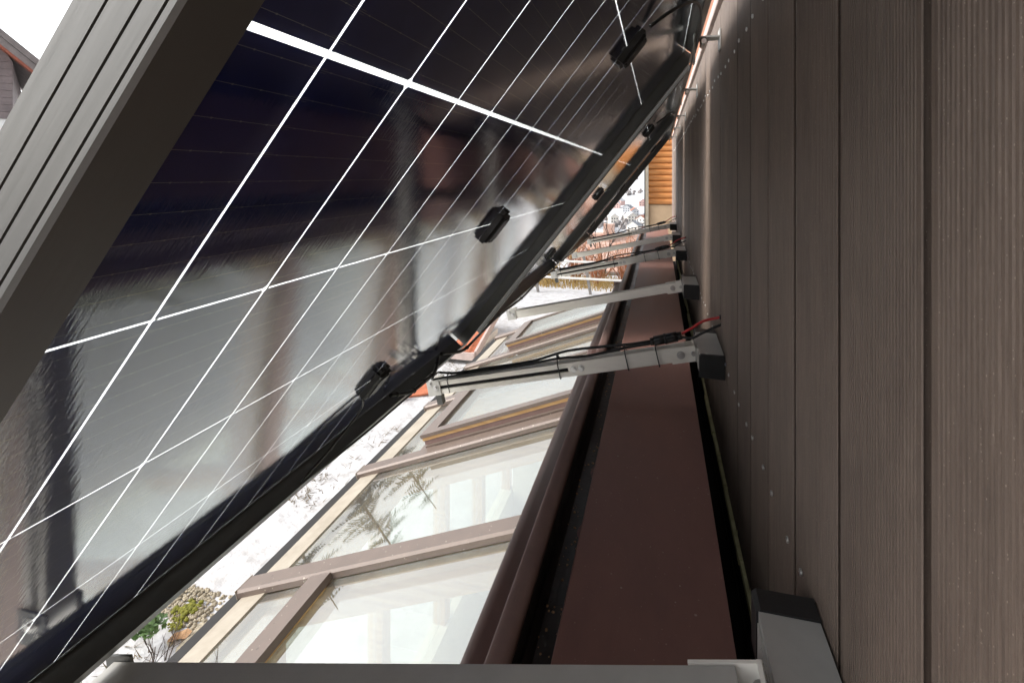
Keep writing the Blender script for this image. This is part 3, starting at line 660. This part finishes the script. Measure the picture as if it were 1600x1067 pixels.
# cables on arms 2, 4 and 6
clab = {1: 'second', 3: 'fourth', 5: 'sixth'}
for i in (1, 3, 5):
    ay = AY[i]
    def ap(s, u, dy=0.0): return Vector((HX, ay + dy, HZ)) + ad * s + au * u
    js = AL * 0.44
    p1 = [low_edge(ay - 0.06, 0.004, 0.040), ap(AL * 0.985, 0.026, -0.022), ap(AL * 0.93, 0.024, -0.012), ap(AL * 0.80, 0.0235, -0.004), ap(AL * 0.62, 0.0235, -0.002), ap(AL * 0.47, 0.027, 0.0), ap(AL * 0.36, 0.024, -0.004), ap(AL * 0.22, 0.030, -0.002), ap(AL * 0.12, 0.031, 0.0)]
    t1 = cable('arm_cable', p1, 0.0034, M['rubber'], 'black cable lying along the %s support arm, lower of the pair' % clab[i])
    p2 = [low_edge(ay - 0.02, 0.006, 0.046), ap(AL * 0.975, 0.034, 0.008), ap(AL * 0.90, 0.0265, 0.006), ap(AL * 0.76, 0.0275, 0.006), ap(AL * 0.58, 0.028, 0.008), ap(AL * 0.44, 0.040, 0.010), ap(AL * 0.30, 0.038, 0.009), ap(AL * 0.20, 0.034, 0.010), ap(AL * 0.12, 0.034, 0.010)]
    t2 = cable('arm_cable', p2, 0.0034, M['rubber'], 'black cable lying along the %s support arm, upper of the pair' % clab[i])
    for s, hh, nm in ((0.93, 0.016, 0), (0.475, 0.019, 1), (0.22, 0.020, 2), (0.11, 0.021, 3)):
        z0 = ap(AL * s, 0); m = MB(); hy = hh + 0.0012; top = 0.030 if nm else 0.028
        loop = [z0 - YA * hy - au * hh, z0 - YA * hy + au * (hh), z0 - YA * 0.008 + au * top, z0 + YA * 0.012 + au * top, z0 + YA * hy + au * hh, z0 + YA * hy - au * hh, z0 - YA * hy - au * hh]
        for a, b in zip(loop, loop[1:]): m.tube([a, b], 0.0014, 5)
        m.box(z0 + au * (top + 0.003), ad * 0.003, YA * 0.003, au * 0.003)
        part('cable_tie', m, M['rubber'], t1)
    # plug connectors near the wall
    for dy, u, lab in ((0.0, 0.031, 'lower'), (0.010, 0.037, 'upper')):
        m = MB(); P0 = ap(AL * 0.125, u, dy); P1 = ap(AL * 0.012, u + 0.004, dy)
        m.tube([P0, P0.lerp(P1, 0.12)], 0.0052, 10); m.tube([P0.lerp(P1, 0.12), P0.lerp(P1, 0.45)], 0.0078, 10); m.tube([P0.lerp(P1, 0.45), P0.lerp(P1, 0.52)], 0.0092, 10); m.tube([P0.lerp(P1, 0.52), P0.lerp(P1, 0.86)], 0.0080, 10); m.tube([P0.lerp(P1, 0.86), P1], 0.0056, 10)
        single('plug_connector', m, M['black'], 'black %s plug connector on the wall end of the %s support arm' % (lab, clab[i]), 'connector', 'cable plugs on the arms')
    q0 = ap(AL * 0.010, 0.041, 0.010); q1 = ap(AL * 0.012, 0.035, 0.0)
    cable('wire', [q0, q0 + Vector((0.022, -0.004, 0.016)), q0 + Vector((0.05, -0.006, 0.036)), Vector((WX + 0.004, ay + 0.0, q0.z + 0.050))], 0.0031, M['red'], 'red wire entering the clad wall at the %s support arm' % clab[i], 'wire')
    gm = MB(); gm.cyl((WX - 0.0022, ay, q0.z + 0.0488), (0.003, 0, 0), 0.0062, 12); rw = bpy.data.objects[[o.name for o in bpy.data.objects if o.name.startswith('wire')][-1]]; part('grommet', gm, M['rubber'], rw)
    cable('wire', [q1, q1 + Vector((0.025, -0.004, 0.002)), q1 + Vector((0.05, -0.006, 0.018)), Vector((WX + 0.004, ay - 0.006, q1.z + 0.040))], 0.0031, M['rubber'], 'black wire entering the clad wall at the %s support arm' % clab[i], 'wire')
# leads at the upper edge of the panels
for i, yc in enumerate(MOD):
    pts = [panel_pt(yc, 0.004, 0.3676 + 0.046, 0.006), panel_pt(yc, 0.02, 0.46, 0.018), panel_pt(yc, 0.12, 0.515, 0.026), panel_pt(yc, 0.30, 0.535, 0.034), panel_pt(yc, 0.55, 0.537, 0.038), panel_pt(yc, 0.80, 0.532, 0.040)]
    cable('panel_lead', pts, 0.0030, M['rubber'], 'black lead from the upper junction box of the %s panel' % ('nearest', 'middle', 'farthest')[i])

# ------------------------------------------------------------------ garden close to the house
def on_ground(x, y, dz=0.0): return Vector((x, y, gh(x, y) + dz))
gr = MB(); rg = random.Random(3)
for i in range(900):                       # dry stalks poking through the snow, in loose patches
    y = 2.6 + 9 * rg.random() ** 1.5; x = rg.uniform(-4.6, -2.4)
    if noise.noise(Vector((x * 0.8, y * 0.8, 9))) < 0.08: continue
    for k in range(rg.randint(3, 9)):
        a = rg.uniform(0, 6.28); l = rg.uniform(0.04, 0.14); p = on_ground(x + rg.gauss(0, 0.07), y + rg.gauss(0, 0.07), -0.005)
        q = p + Vector((math.cos(a) * l, math.sin(a) * l, l * rg.uniform(0.05, 0.5))); s = Vector((-math.sin(a), math.cos(a), 0)) * 0.0055
        gr.quadface([p - s, p + s, q])
tag(link('dry_grass', gr.mesh('dry_grass', M['dry_grass'])), 'dry grass stalks poking through the snow in patches', 'grass', kind='stuff')
# bank of pebbles with moss, just outside the eaves
pb = MB(); rg = random.Random(5)
for i in range(760):
    t = rg.random(); x = -3.80 + 0.80 * t; y = 3.30 - 0.10 * t + rg.uniform(-0.13, 0.13) * (0.7 + 0.9 * t)
    if x > -3.25 and rg.random() < 0.3: y -= 0.12
    pb.blob(on_ground(x, y, 0.006), rg.uniform(0.009, 0.019), i, 1, 0.6, (1, 1, 0.75))
tag(link('pebbles', pb.mesh('pebbles', M['stone'])), 'small brown pebbles laid in a strip through the snow', 'gravel', kind='stuff')
dr = MB(); dr.blob(on_ground(-2.98, 3.06, -0.02), 0.20, 3, 3, 0.4, (1.0, 1.1, 0.25))
single('flat_stone', dr, M['stone'], 'flat grey stone beside the mossy pebbles, next to the eaves', 'stone')
for k, (x, y, r, lab) in enumerate(((-3.74, 3.25, 0.055, 'small moss cushion at the left end of the pebble strip'), (-3.34, 3.19, 0.085, 'large yellow green moss cushion on the pebbles'), (-3.30, 3.06, 0.05, 'moss cushion below the large one, near the dead leaf'))):
    m = MB(); rm = random.Random(k)
    for q in range(70): m.blob(on_ground(x + max(-r, min(r, rm.gauss(0, r * 0.5))), y + max(-r, min(r, rm.gauss(0, r * 0.42))), 0.016), r * rm.uniform(0.10, 0.24), q + k * 20, 2, 0.5, (1, 1, 0.6))
    single('moss_cushion', m, M['moss'], lab, 'moss', 'moss on the pebble strip')
m = MB(); p = on_ground(-3.19, 2.99, 0.02)
L_ = [(-0.09, 0, 0), (-0.05, 0.035, 0.02), (0.0, 0.045, 0.012), (0.06, 0.03, 0.03), (0.10, 0.0, 0.02), (0.06, -0.03, 0.0), (0.0, -0.04, 0.025), (-0.05, -0.03, 0.01)]
k0 = len(m.v); m.v.append(tuple(p + Vector((0, 0, -0.005))))
for q in L_: m.v.append(tuple(p + Vector((q[0] * 0.6 - q[1] * 0.5, q[0] * 0.5 + q[1] * 0.8, q[2]))))
for q in range(8): m.f.append((k0, k0 + 1 + q, k0 + 1 + (q + 1) % 8)); m.sm.append(False)
single('dead_leaf', m, M['dead_leaf'], 'curled pale brown dead leaf beside the mossy pebbles', 'leaf')
# small green tuft
tf = thing('green_plant', on_ground(-3.36, 2.90), 'small green leafy plant standing in the snow', 'plant')
m = MB(); rg = random.Random(11)
for k in range(150):
    a = rg.uniform(0, 6.28); e = rg.uniform(0.2, 1.4); r = 0.13 * rg.random() ** 0.6
    c = on_ground(-3.36, 2.90, 0.10) + Vector((math.cos(a) * math.cos(e) * r, math.sin(a) * math.cos(e) * r, math.sin(e) * r * 0.6))
    d = Vector((rg.gauss(0, 1), rg.gauss(0, 1), rg.gauss(0, 0.6))).normalized() * 0.030; s = d.cross(Vector((0.3, 0.2, 1))).normalized() * 0.014
    m.quadface([c - d, c + s, c + d, c - s])
part('foliage', m, M['leaf_green'], tf)
m = MB(); m.tube([on_ground(-3.36, 2.90, -0.02), on_ground(-3.455, 2.925, 0.09)], 0.005, 5); part('stem', m, M['twig'], tf)

def branching(m, p, d, l, r, depth, rg, spread=0.5, shrink=0.72, upb=0.15, nb=(2, 3), seg=3):
    pts = [p]; q = p; dd = d
    for s in range(seg):
        dd = (dd + Vector((rg.gauss(0, 0.12), rg.gauss(0, 0.12), rg.gauss(0, 0.10) + upb * 0.3))).normalized(); q = q + dd * l / seg; pts.append(q)
    m.tube(pts, r, 5 if r > 0.01 else 4, r * 0.62)
    if depth > 0:
        for k in range(rg.randint(*nb)):
            t = rg.choice(pts[1:]); nd = (dd + Vector((rg.gauss(0, spread), rg.gauss(0, spread), rg.gauss(0, spread * 0.7) + upb))).normalized()
            branching(m, t, nd, l * shrink * rg.uniform(0.75, 1.15), r * 0.6, depth - 1, rg, spread, shrink, upb, nb, seg)
def shrub(name, x, y, h, n, mt, label, cat, seed, depth=3, spread=0.45, r=0.012, group=None):
    rg = random.Random(seed); o = thing(name, on_ground(x, y, -0.05), label, cat, group); m = MB()
    for k in range(n):
        a = rg.uniform(0, 6.28); t = rg.uniform(0.05, 0.45)
        branching(m, on_ground(x + math.cos(a) * 0.04, y + math.sin(a) * 0.04, -0.05), Vector((math.cos(a) * t, math.sin(a) * t, 1)).normalized(), h * rg.uniform(0.35, 0.5), r, depth, rg, spread)
    part('branches', m, mt, o); return o
shrub('bare_shrub', -3.12, 2.78, 0.42, 4, M['twig'], 'bare dark twiggy shrub in the snow at the bottom left', 'shrub', 4, 2, 0.5, 0.005)
# broken tiles lying on the snow
for (x, y, w, d, rz, lab) in ((-3.50, 7.30, 0.24, 0.17, 0.5, 'square red clay tile lying on the snow'), (-3.62, 6.92, 0.22, 0.06, 0.9, 'narrow broken clay shard lying on the snow by the square tile')):
    m = MB(); c = on_ground(x, y, 0.05); ex = Vector((math.cos(rz), math.sin(rz), 0.05)); ey = Vector((-math.sin(rz), math.cos(rz), 0.12))
    m.prism([(-w, -0.012), (-w * 0.5, -0.02), (w * 0.5, -0.02), (w, -0.012), (w, 0.012), (w * 0.5, 0.004), (-w * 0.5, 0.004), (-w, 0.012)], c - ey * d, ex, Vector((0, 0, 1)), ey * 2 * d)
    single('clay_tile', m, M['terracotta'], lab, 'tile')
# small tiled roof of a garden shed
sx0, sx1, sy0, sy1 = -5.1, -3.05, 8.75, 10.6; sz0, sz1 = -3.06, -2.55
sh = thing('garden_shed', ((sx0 + sx1) / 2, (sy0 + sy1) / 2, GZ - 0.35), 'low shed with orange clay tile roof and pale edge, in the snow', 'shed')
m = MB(); m.bx(sx0 + 0.12, sx1 - 0.12, sy0 + 0.12, sy1 - 0.06, GZ - 0.35, sz0 - 0.03); part('wall', m, M['white_wall'], sh)
rl = math.hypot(sy1 - sy0, sz1 - sz0); rd = Vector((0, sy1 - sy0, sz1 - sz0)) / rl; ru = Vector((0, -rd.z, rd.y))
m = MB(); m.box((((sx0 + sx1) / 2), (sy0 + sy1) / 2, (sz0 + sz1) / 2), (sx1 - sx0) / 2, rd * rl / 2, ru * 0.02); part('roof_deck', m, M['dark'], sh)
tw, tl = 0.205, 0.30
tp = [(-tw / 2, 0.0)] + [(-tw / 2 + tw * k / 10, 0.035 * math.sin(math.pi * k / 10) if k <= 6 else 0.035 * math.sin(math.pi * 0.6) * (10 - k) / 4 - 0.006 * math.sin(math.pi * (k - 6) / 4)) for k in range(11)] + [(tw / 2, -0.012), (-tw / 2, -0.012)]
tmm = MB(); tmm.prism(tp, (0, -tl * 0.56, 0.0), (1, 0, 0), (0, -0.06, 1), (0, tl * 1.12, 0.0)); tme2 = tmm.mesh('roof_tile', M['terracotta'])
rq = Matrix(((1, 0, 0), (0, rd.y, ru.y), (0, rd.z, ru.z))).to_quaternion().to_euler()
for i in range(int((sx1 - sx0) / tw)):
    for j in range(int(rl / tl) + 1):
        c = Vector((sx0 + tw * (i + 0.5), sy0, sz0)) + rd * (tl * (j + 0.5)) + ru * 0.052
        o = link('roof_tile', tme2, sh, c - sh.location); o.rotation_euler = (rq.x + 0.055, 0, random.uniform(-0.03, 0.03))
m = MB(); m.box(Vector(((sx0 + sx1) / 2, sy0 - 0.05, sz0 - 0.01)), (sx1 - sx0) / 2 + 0.02, 0.04, 0.06); part('pale_gutter', m, M['white_trim'], sh)
m = MB(); m.box(Vector((sx1 + 0.02, (sy0 + sy1) / 2, (sz0 + sz1) / 2)), 0.02, rd * rl / 2, ru * 0.07); part('verge_board', m, M['white_trim'], sh)

# railing and shrubs at the garden's edge
fy = 15.2
fnc = thing('garden_railing', (-4, fy, GZ - 0.1), 'white railing with dark leaning posts at the far garden edge', 'fence')
for k, x in enumerate((-8.2, -6.6, -5.0, -3.45, -1.95, -0.5, 1.0)):
    m = MB(); z = gh(x, fy); m.box((x, fy, z + 0.52), (0.035, 0, 0.0), 0.035, (-0.10, 0, 0.56)); part('post', m, M['fence'], fnc)
for z in (0.45, 0.92):
    m = MB(); m.tube([(-9, fy - 0.05, gh(-4, fy) + z), (2, fy - 0.05, gh(-4, fy) + z)], 0.032, 8); part('rail', m, M['rail_white'], fnc)
sp = [(-6.6, 17.4, 1.9, 'y'), (-5.4, 17.0, 2.2, 'y'), (-4.3, 17.8, 2.0, 'y'), (-3.5, 17.2, 1.7, 'y'), (-2.7, 18.0, 1.9, 'r'), (-1.9, 17.3, 1.7, 'r'), (-1.1, 18.2, 2.0, 'r'), (-0.3, 17.6, 1.8, 'r'), (-3.9, 20.5, 3.0, 'd'), (-2.2, 22.0, 3.2, 'd')]
names = {'y': ('yellow_shrub', 'twig_yellow'), 'r': ('rust_shrub', 'twig_red'), 'd': ('bare_tree', 'twig')}
lab = {'y': 'leafless yellow-stemmed shrub behind the railing, %s of the yellow ones', 'r': 'leafless rust brown shrub behind the railing, %s of the rust ones', 'd': '%s of two small bare dark trees behind the shrubs'}
ordn = ('leftmost', 'second from left', 'third from left', 'rightmost')
for k, (x, y, h, t) in enumerate(sp):
    shrub(names[t][0], x, y, h, 15 if t != 'd' else 2, M[names[t][1]], lab[t] % (ordn[k % 4] if t != 'd' else ('left one', 'right one')[k - 8]), 'shrub' if t != 'd' else 'tree', 40 + k, 3, 0.42, 0.018 if t != 'd' else 0.05, 'shrubs behind the railing' if t != 'd' else 'bare trees behind the shrubs')

# low cottage with an orange roof beyond the shrubs
ct_ = thing('cottage', (-3.2, 27, gh(-3, 27) - 0.3), 'low cottage with orange tiled roof beyond the shrubs', 'house')
zb = gh(-3, 27); m = MB(); m.bx(-3.4, 0.2, 24.8, 29, zb - 0.5, zb + 0.7); part('wall', m, M['white_wall'], ct_)
for q in range(9):
    m = MB(); y0 = 24.3 + q * 0.30; z0 = zb + 0.62 + q * 0.155; m.prism([(0, 0), (0.36, 0.17), (0.36, 0.13), (0, -0.05)], (-3.8, y0, z0), (0, 1, 0), (0, 0, 1), (4.4, 0, 0)); part('tile_course', m, M['clay_far'], ct_)
m = MB(); m.prism([(26.7, zb + 1.98), (29.5, zb + 0.6), (29.5, zb + 0.5), (26.7, zb + 1.88)], (-3.8, 0, 0), (0, 1, 0), (0, 0, 1), (4.4, 0, 0)); part('rear_roof', m, M['clay_far'], ct_)
m = MB(); m.bx(-2.6, -2.1, 26.3, 26.8, zb + 1.5, zb + 2.5); part('chimney', m, M['clay_far'], ct_)
rg = random.Random(77); m = MB()
for i in range(2600):
    x = rg.uniform(-8, 2); y = rg.uniform(16.0, 19.5); p = on_ground(x, y, -0.02); l = rg.uniform(0.15, 0.5)
    q = p + Vector((rg.gauss(0, 0.12), rg.gauss(0, 0.12), l)); w_ = Vector((0.012, 0.004, 0)); m.quadface([p - w_, p + w_, q])
tag(link('dry_reeds', m.mesh('dry_reeds', M['twig_yellow'])), 'dry yellow reeds standing below the shrubs behind the railing', 'reeds', kind='stuff')
# spruces to the left of the garden, mirrored in the sloping glass
def spruce(x, y, h, seed, label):
    rg = random.Random(seed); b = on_ground(x, y, -0.1); o = thing('spruce_tree', b, label, 'tree', 'spruces in the garden')
    m = MB(); m.tube([b, b + Vector((0.02, 0, h * 0.5)), b + Vector((0, 0, h))], 0.09, 7, 0.01); part('trunk', m, M['bark'], o)
    m = MB(); z = 0.35
    while z < h - 0.1:
        f = 1 - z / h; nb = 9 if f > 0.3 else 6
        for k in range(nb):
            a = rg.uniform(0, 6.28); L = (0.40 * h * f ** 0.6 + 0.08) * rg.uniform(0.75, 1.1); dr = rg.uniform(-0.30, -0.05)
            p0 = b + Vector((0, 0, z + rg.uniform(-0.06, 0.06))); d = Vector((math.cos(a), math.sin(a), dr)).normalized(); sd = Vector((-math.sin(a), math.cos(a), 0))
            ns = max(4, int(L / 0.07))
            for q in range(ns):
                t = (q + 0.6) / ns; c = p0 + d * L * t + Vector((0, 0, 0.10 * L * t * t)); wl = L * 0.36 * (1.1 - t) + 0.06
                for sgn in (-1, 1):
                    e = (sd * sgn + d * rg.uniform(0.5, 0.9) + Vector((0, 0, rg.uniform(-0.55, -0.1)))).normalized() * wl * rg.uniform(0.7, 1.1); s = d * 0.022
                    m.quadface([c - s, c + s, c + e * 0.75 + s * 0.9, c + e, c + e * 0.72 - s * 0.9])
        z += 0.17 + 0.05 * (1 - f)
    part('crown', m, M['needle'], o)
spruce(-10.6, 10.2, 4.3, 1, 'leftmost of the three spruces mirrored in the sloping glass roof')
spruce(-9.5, 11.2, 4.6, 2, 'middle of the three spruces mirrored in the sloping glass roof')
spruce(-8.6, 12.0, 4.3, 3, 'spruce nearest the railing, rightmost of the three mirrored ones')
spruce(-9.5, 5.2, 3.4, 4, 'spruce tree at the left side of the garden, apart from the other spruces')

# ------------------------------------------------------------------ neighbour's house, upper left
# local axes: x along the gable (0 at the right eave tip, negative to the left), y away from the camera, z from the garden level
nb = thing('neighbour_house', (-20.78, 13.9, GZ), 'neighbour house with grey shingled gable above white wall, upper left', 'house'); nb.rotation_euler = (0, 0, R(56))
def npart(name, m, mt, parent): return link(name, m.mesh(name, mt), parent)
sl_ = 0.93; span = 13.0; zt = 3.26 - GZ            # underside of the roof at the tip
m = MB(); m.bx(-span + 0.75, -0.75, 0.0, 10, -1.5, 1.92 - GZ); npart('wall', m, M['white_wall'], nb)
for k in range(40):
    z0 = 1.921 - GZ + k * 0.24; z1 = z0 + 0.236
    r0 = max(0.75, (z0 - zt) / sl_); r1 = max(0.75, (z1 - zt) / sl_)
    if r1 > span / 2 - 0.1: break
    m = MB(); m.prism([(-span + r0, z0), (-r0, z0), (-r1, z1), (-span + r1, z1)], (0, -0.05, 0), (1, 0, 0), (0, 0, 1), (0, 10, 0)); sc_ = npart('shingle_course', m, M['shingle'], nb)
    m = MB(); m.bx(-span + r1 + 0.02, -r1 - 0.02, -0.075, -0.051, z0, z0 + 0.06); npart('shadow_lip', m, M['shingle'], sc_)
for side in (0, 1):
    fx = (lambda x: x) if side == 0 else (lambda x: -span - x)
    def band(name, zlo, zhi, y0, y1, mt, parent):
        m = MB(); pr = [(fx(0.0), zt + zlo), (fx(-span / 2), zt + zlo + sl_ * span / 2), (fx(-span / 2), zt + zhi + sl_ * span / 2), (fx(0.0), zt + zhi)]
        m.prism(pr if side == 0 else pr[::-1], (0, y0, 0), (1, 0, 0), (0, 0, 1), (0, y1 - y0, 0)); return npart(name, m, mt, parent)
    rf = band('roof', 0.16, 0.50, -0.50, 10.6, M['roof_dark'], nb)
    band('barge_board', 0.10, 0.36, -0.56, -0.501, M['roof_dark'], rf); band('upper_barge_board', 0.37, 0.62, -0.60, -0.501, M['roof_dark'], rf)
    band('rust_board', 0.0, 0.098, -0.56, -0.08, M['rust'], rf)
for xx in (-4.0, -8.5):
    m = MB(); m.bx(xx - 0.7, xx + 0.7, -0.05, -0.001, 1.6, 3.3); w = npart('window', m, M['rail_white'], nb); m = MB(); m.bx(xx - 0.6, xx + 0.6, -0.065, -0.051, 1.7, 3.2); npart('pane', m, M['pane_dark'], w)
rg = random.Random(8); o = thing('bare_tree', on_ground(-17.2, 10.9, -0.1), 'bare tree in front of the neighbour house', 'tree'); m = MB()
branching(m, on_ground(-17.2, 10.9, -0.1), Vector((0, 0, 1)), 2.0, 0.09, 5, rg, 0.55, 0.72, 0.25, (2, 3)); part('branches', m, M['twig'], o)

# ------------------------------------------------------------------ log-clad annex at the end of the wall
AYB = 9.0
an = thing('log_annex', (0.4, AYB, GZ - 0.5), 'annex clad with orange log siding, at the far end of the wall', 'building')
m = MB(); m.bx(-0.165, 3, AYB + 0.05, AYB + 4, GZ - 1.0, 2.6); part('wall', m, M['tan_plaster'], an)
m = MB(); m.bx(-0.165, 3, AYB + 0.012, AYB + 0.049, -0.95, -0.47); part('tan_band', m, M['tan_plaster'], an)
for k in range(32):
    z0 = -0.455 + k * 0.094
    pr = [(0.05, 0), (0.006, 0.0), (-0.014, 0.010), (-0.026, 0.030), (-0.028, 0.046), (-0.026, 0.062), (-0.014, 0.083), (0.006, 0.0930), (0.05, 0.0930)]
    m = MB(); n0 = 10; k0 = len(m.v)
    for s in range(n0 + 1):
        x = -0.165 + 3.1 * s / n0
        for p, q in pr: m.v.append((x, AYB + p + 0.006 * noise.noise(Vector((x * 5, k * 2.0, p * 9))), z0 + q + 0.008 * noise.noise(Vector((x * 6, k * 3.3, 1)))))
    L9 = len(pr)
    for s in range(n0):
        for j in range(L9 - 1): a = k0 + s * L9 + j; m.f.append((a, a + 1, a + 1 + L9, a + L9)); m.sm.append(True)
    m.f.append(tuple(range(k0, k0 + L9))); m.sm.append(False)
    part('log', m, M['orange_wood'], an)
m = MB(); m.bx(-0.215, -0.166, AYB - 0.03, AYB + 0.08, GZ - 1.0, 2.6); part('corner_board', m, M['pale_wood'], an)
m = MB(); m.bx(-0.232, -0.2155, AYB - 0.02, AYB + 0.06, GZ - 1.0, 2.6); part('dark_edge', m, M['dark'], an)

# ------------------------------------------------------------------ valley town
rg = random.Random(21)
def house(x, y, w, d, h, rz, wm, rm, label, win=True):
    z = gh(x, y) - 1.5; o = thing('town_house', (x, y, z), label, 'house', 'houses of the valley town'); o.rotation_euler = (0, 0, rz)
    m = MB(); m.bx(-w / 2, w / 2, -d / 2, d / 2, 0, h + 1.5); link('wall', m.mesh('wall', wm), o)
    hz = h + 1.5; rh = w * 0.36; ov = 0.5
    m = MB(); m.prism([(-w / 2 - ov, hz - 0.2), (0, hz + rh), (w / 2 + ov, hz - 0.2), (w / 2 + ov, hz + 0.15), (0, hz + rh + 0.4), (-w / 2 - ov, hz + 0.15)], (0, -d / 2 - ov, 0), (1, 0, 0), (0, 0, 1), (0, d + 2 * ov, 0)); rf = link('roof', m.mesh('roof', rm), o)
    m = MB(); m.prism([(-w / 2, hz), (w / 2, hz), (0, hz + rh - 0.05)], (0, -d / 2 + 0.02, 0), (1, 0, 0), (0, 0, 1), (0, d - 0.04, 0)); link('gable', m.mesh('gable', wm), o)
    m = MB(); m.bx(w * 0.18, w * 0.18 + 0.8, -0.4, 0.4, hz + rh * 0.4, hz + rh + 1.1); link('chimney', m.mesh('chimney', M['far_wall'][3]), rf)
    for fl in range(2):
        for q in range(3):
            xx = (q - 1) * w * 0.3; m = MB(); m.bx(xx - 0.6, xx + 0.6, -d / 2 - 0.06, -d / 2 - 0.01, 2.3 + fl * 2.8, 3.7 + fl * 2.8); link('window', m.mesh('window', M['pane_dark']), o)
wn = ('pale', 'ochre', 'rose', 'grey'); rn = ('snowy', 'red', 'slate')
placed = []
for i in range(90):
    y = rg.uniform(200, 820); x = rg.uniform(-0.17, 0.02) * y
    if any((x - a) ** 2 + (y - b) ** 2 < 17 ** 2 for a, b in placed): continue
    placed.append((x, y)); wi = rg.choice((0, 0, 1, 2, 3)); ri = rg.choice((0, 0, 1, 2))
    house(x, y, rg.uniform(8, 12), rg.uniform(9, 14), rg.uniform(5, 6.5), rg.uniform(-0.6, 0.6), M['far_wall'][wi], M['far_roof'][ri], 'distant %s house with %s roof, %s of valley town, %s' % (wn[wi], rn[ri], 'near edge' if y < 400 else 'middle' if y < 620 else 'far side', 'by the log annex' if x / y > -0.045 else 'towards the panels' if x / y < -0.11 else 'between annex and panels'))
    if len(placed) >= 46: break
wd = MB()
for i in range(1500):
    y = rg.uniform(120, 1500); x = rg.uniform(-0.22, 0.04) * y
    if noise.noise(Vector((x * 0.012, y * 0.006, 4))) < 0.12: continue
    if any((x - a) ** 2 + (y - b) ** 2 < 10 ** 2 for a, b in placed): continue
    p = Vector((x, y, gh(x, y) + 1.5)); wd.blob(p, rg.uniform(1.6, 3.4), i, 1, 0.8, (1, 1, 1.3))
tag(link('valley_thicket', wd.mesh('valley_thicket', M['wood_far'])), 'grey bare thickets between the distant houses', 'thicket', kind='stuff')
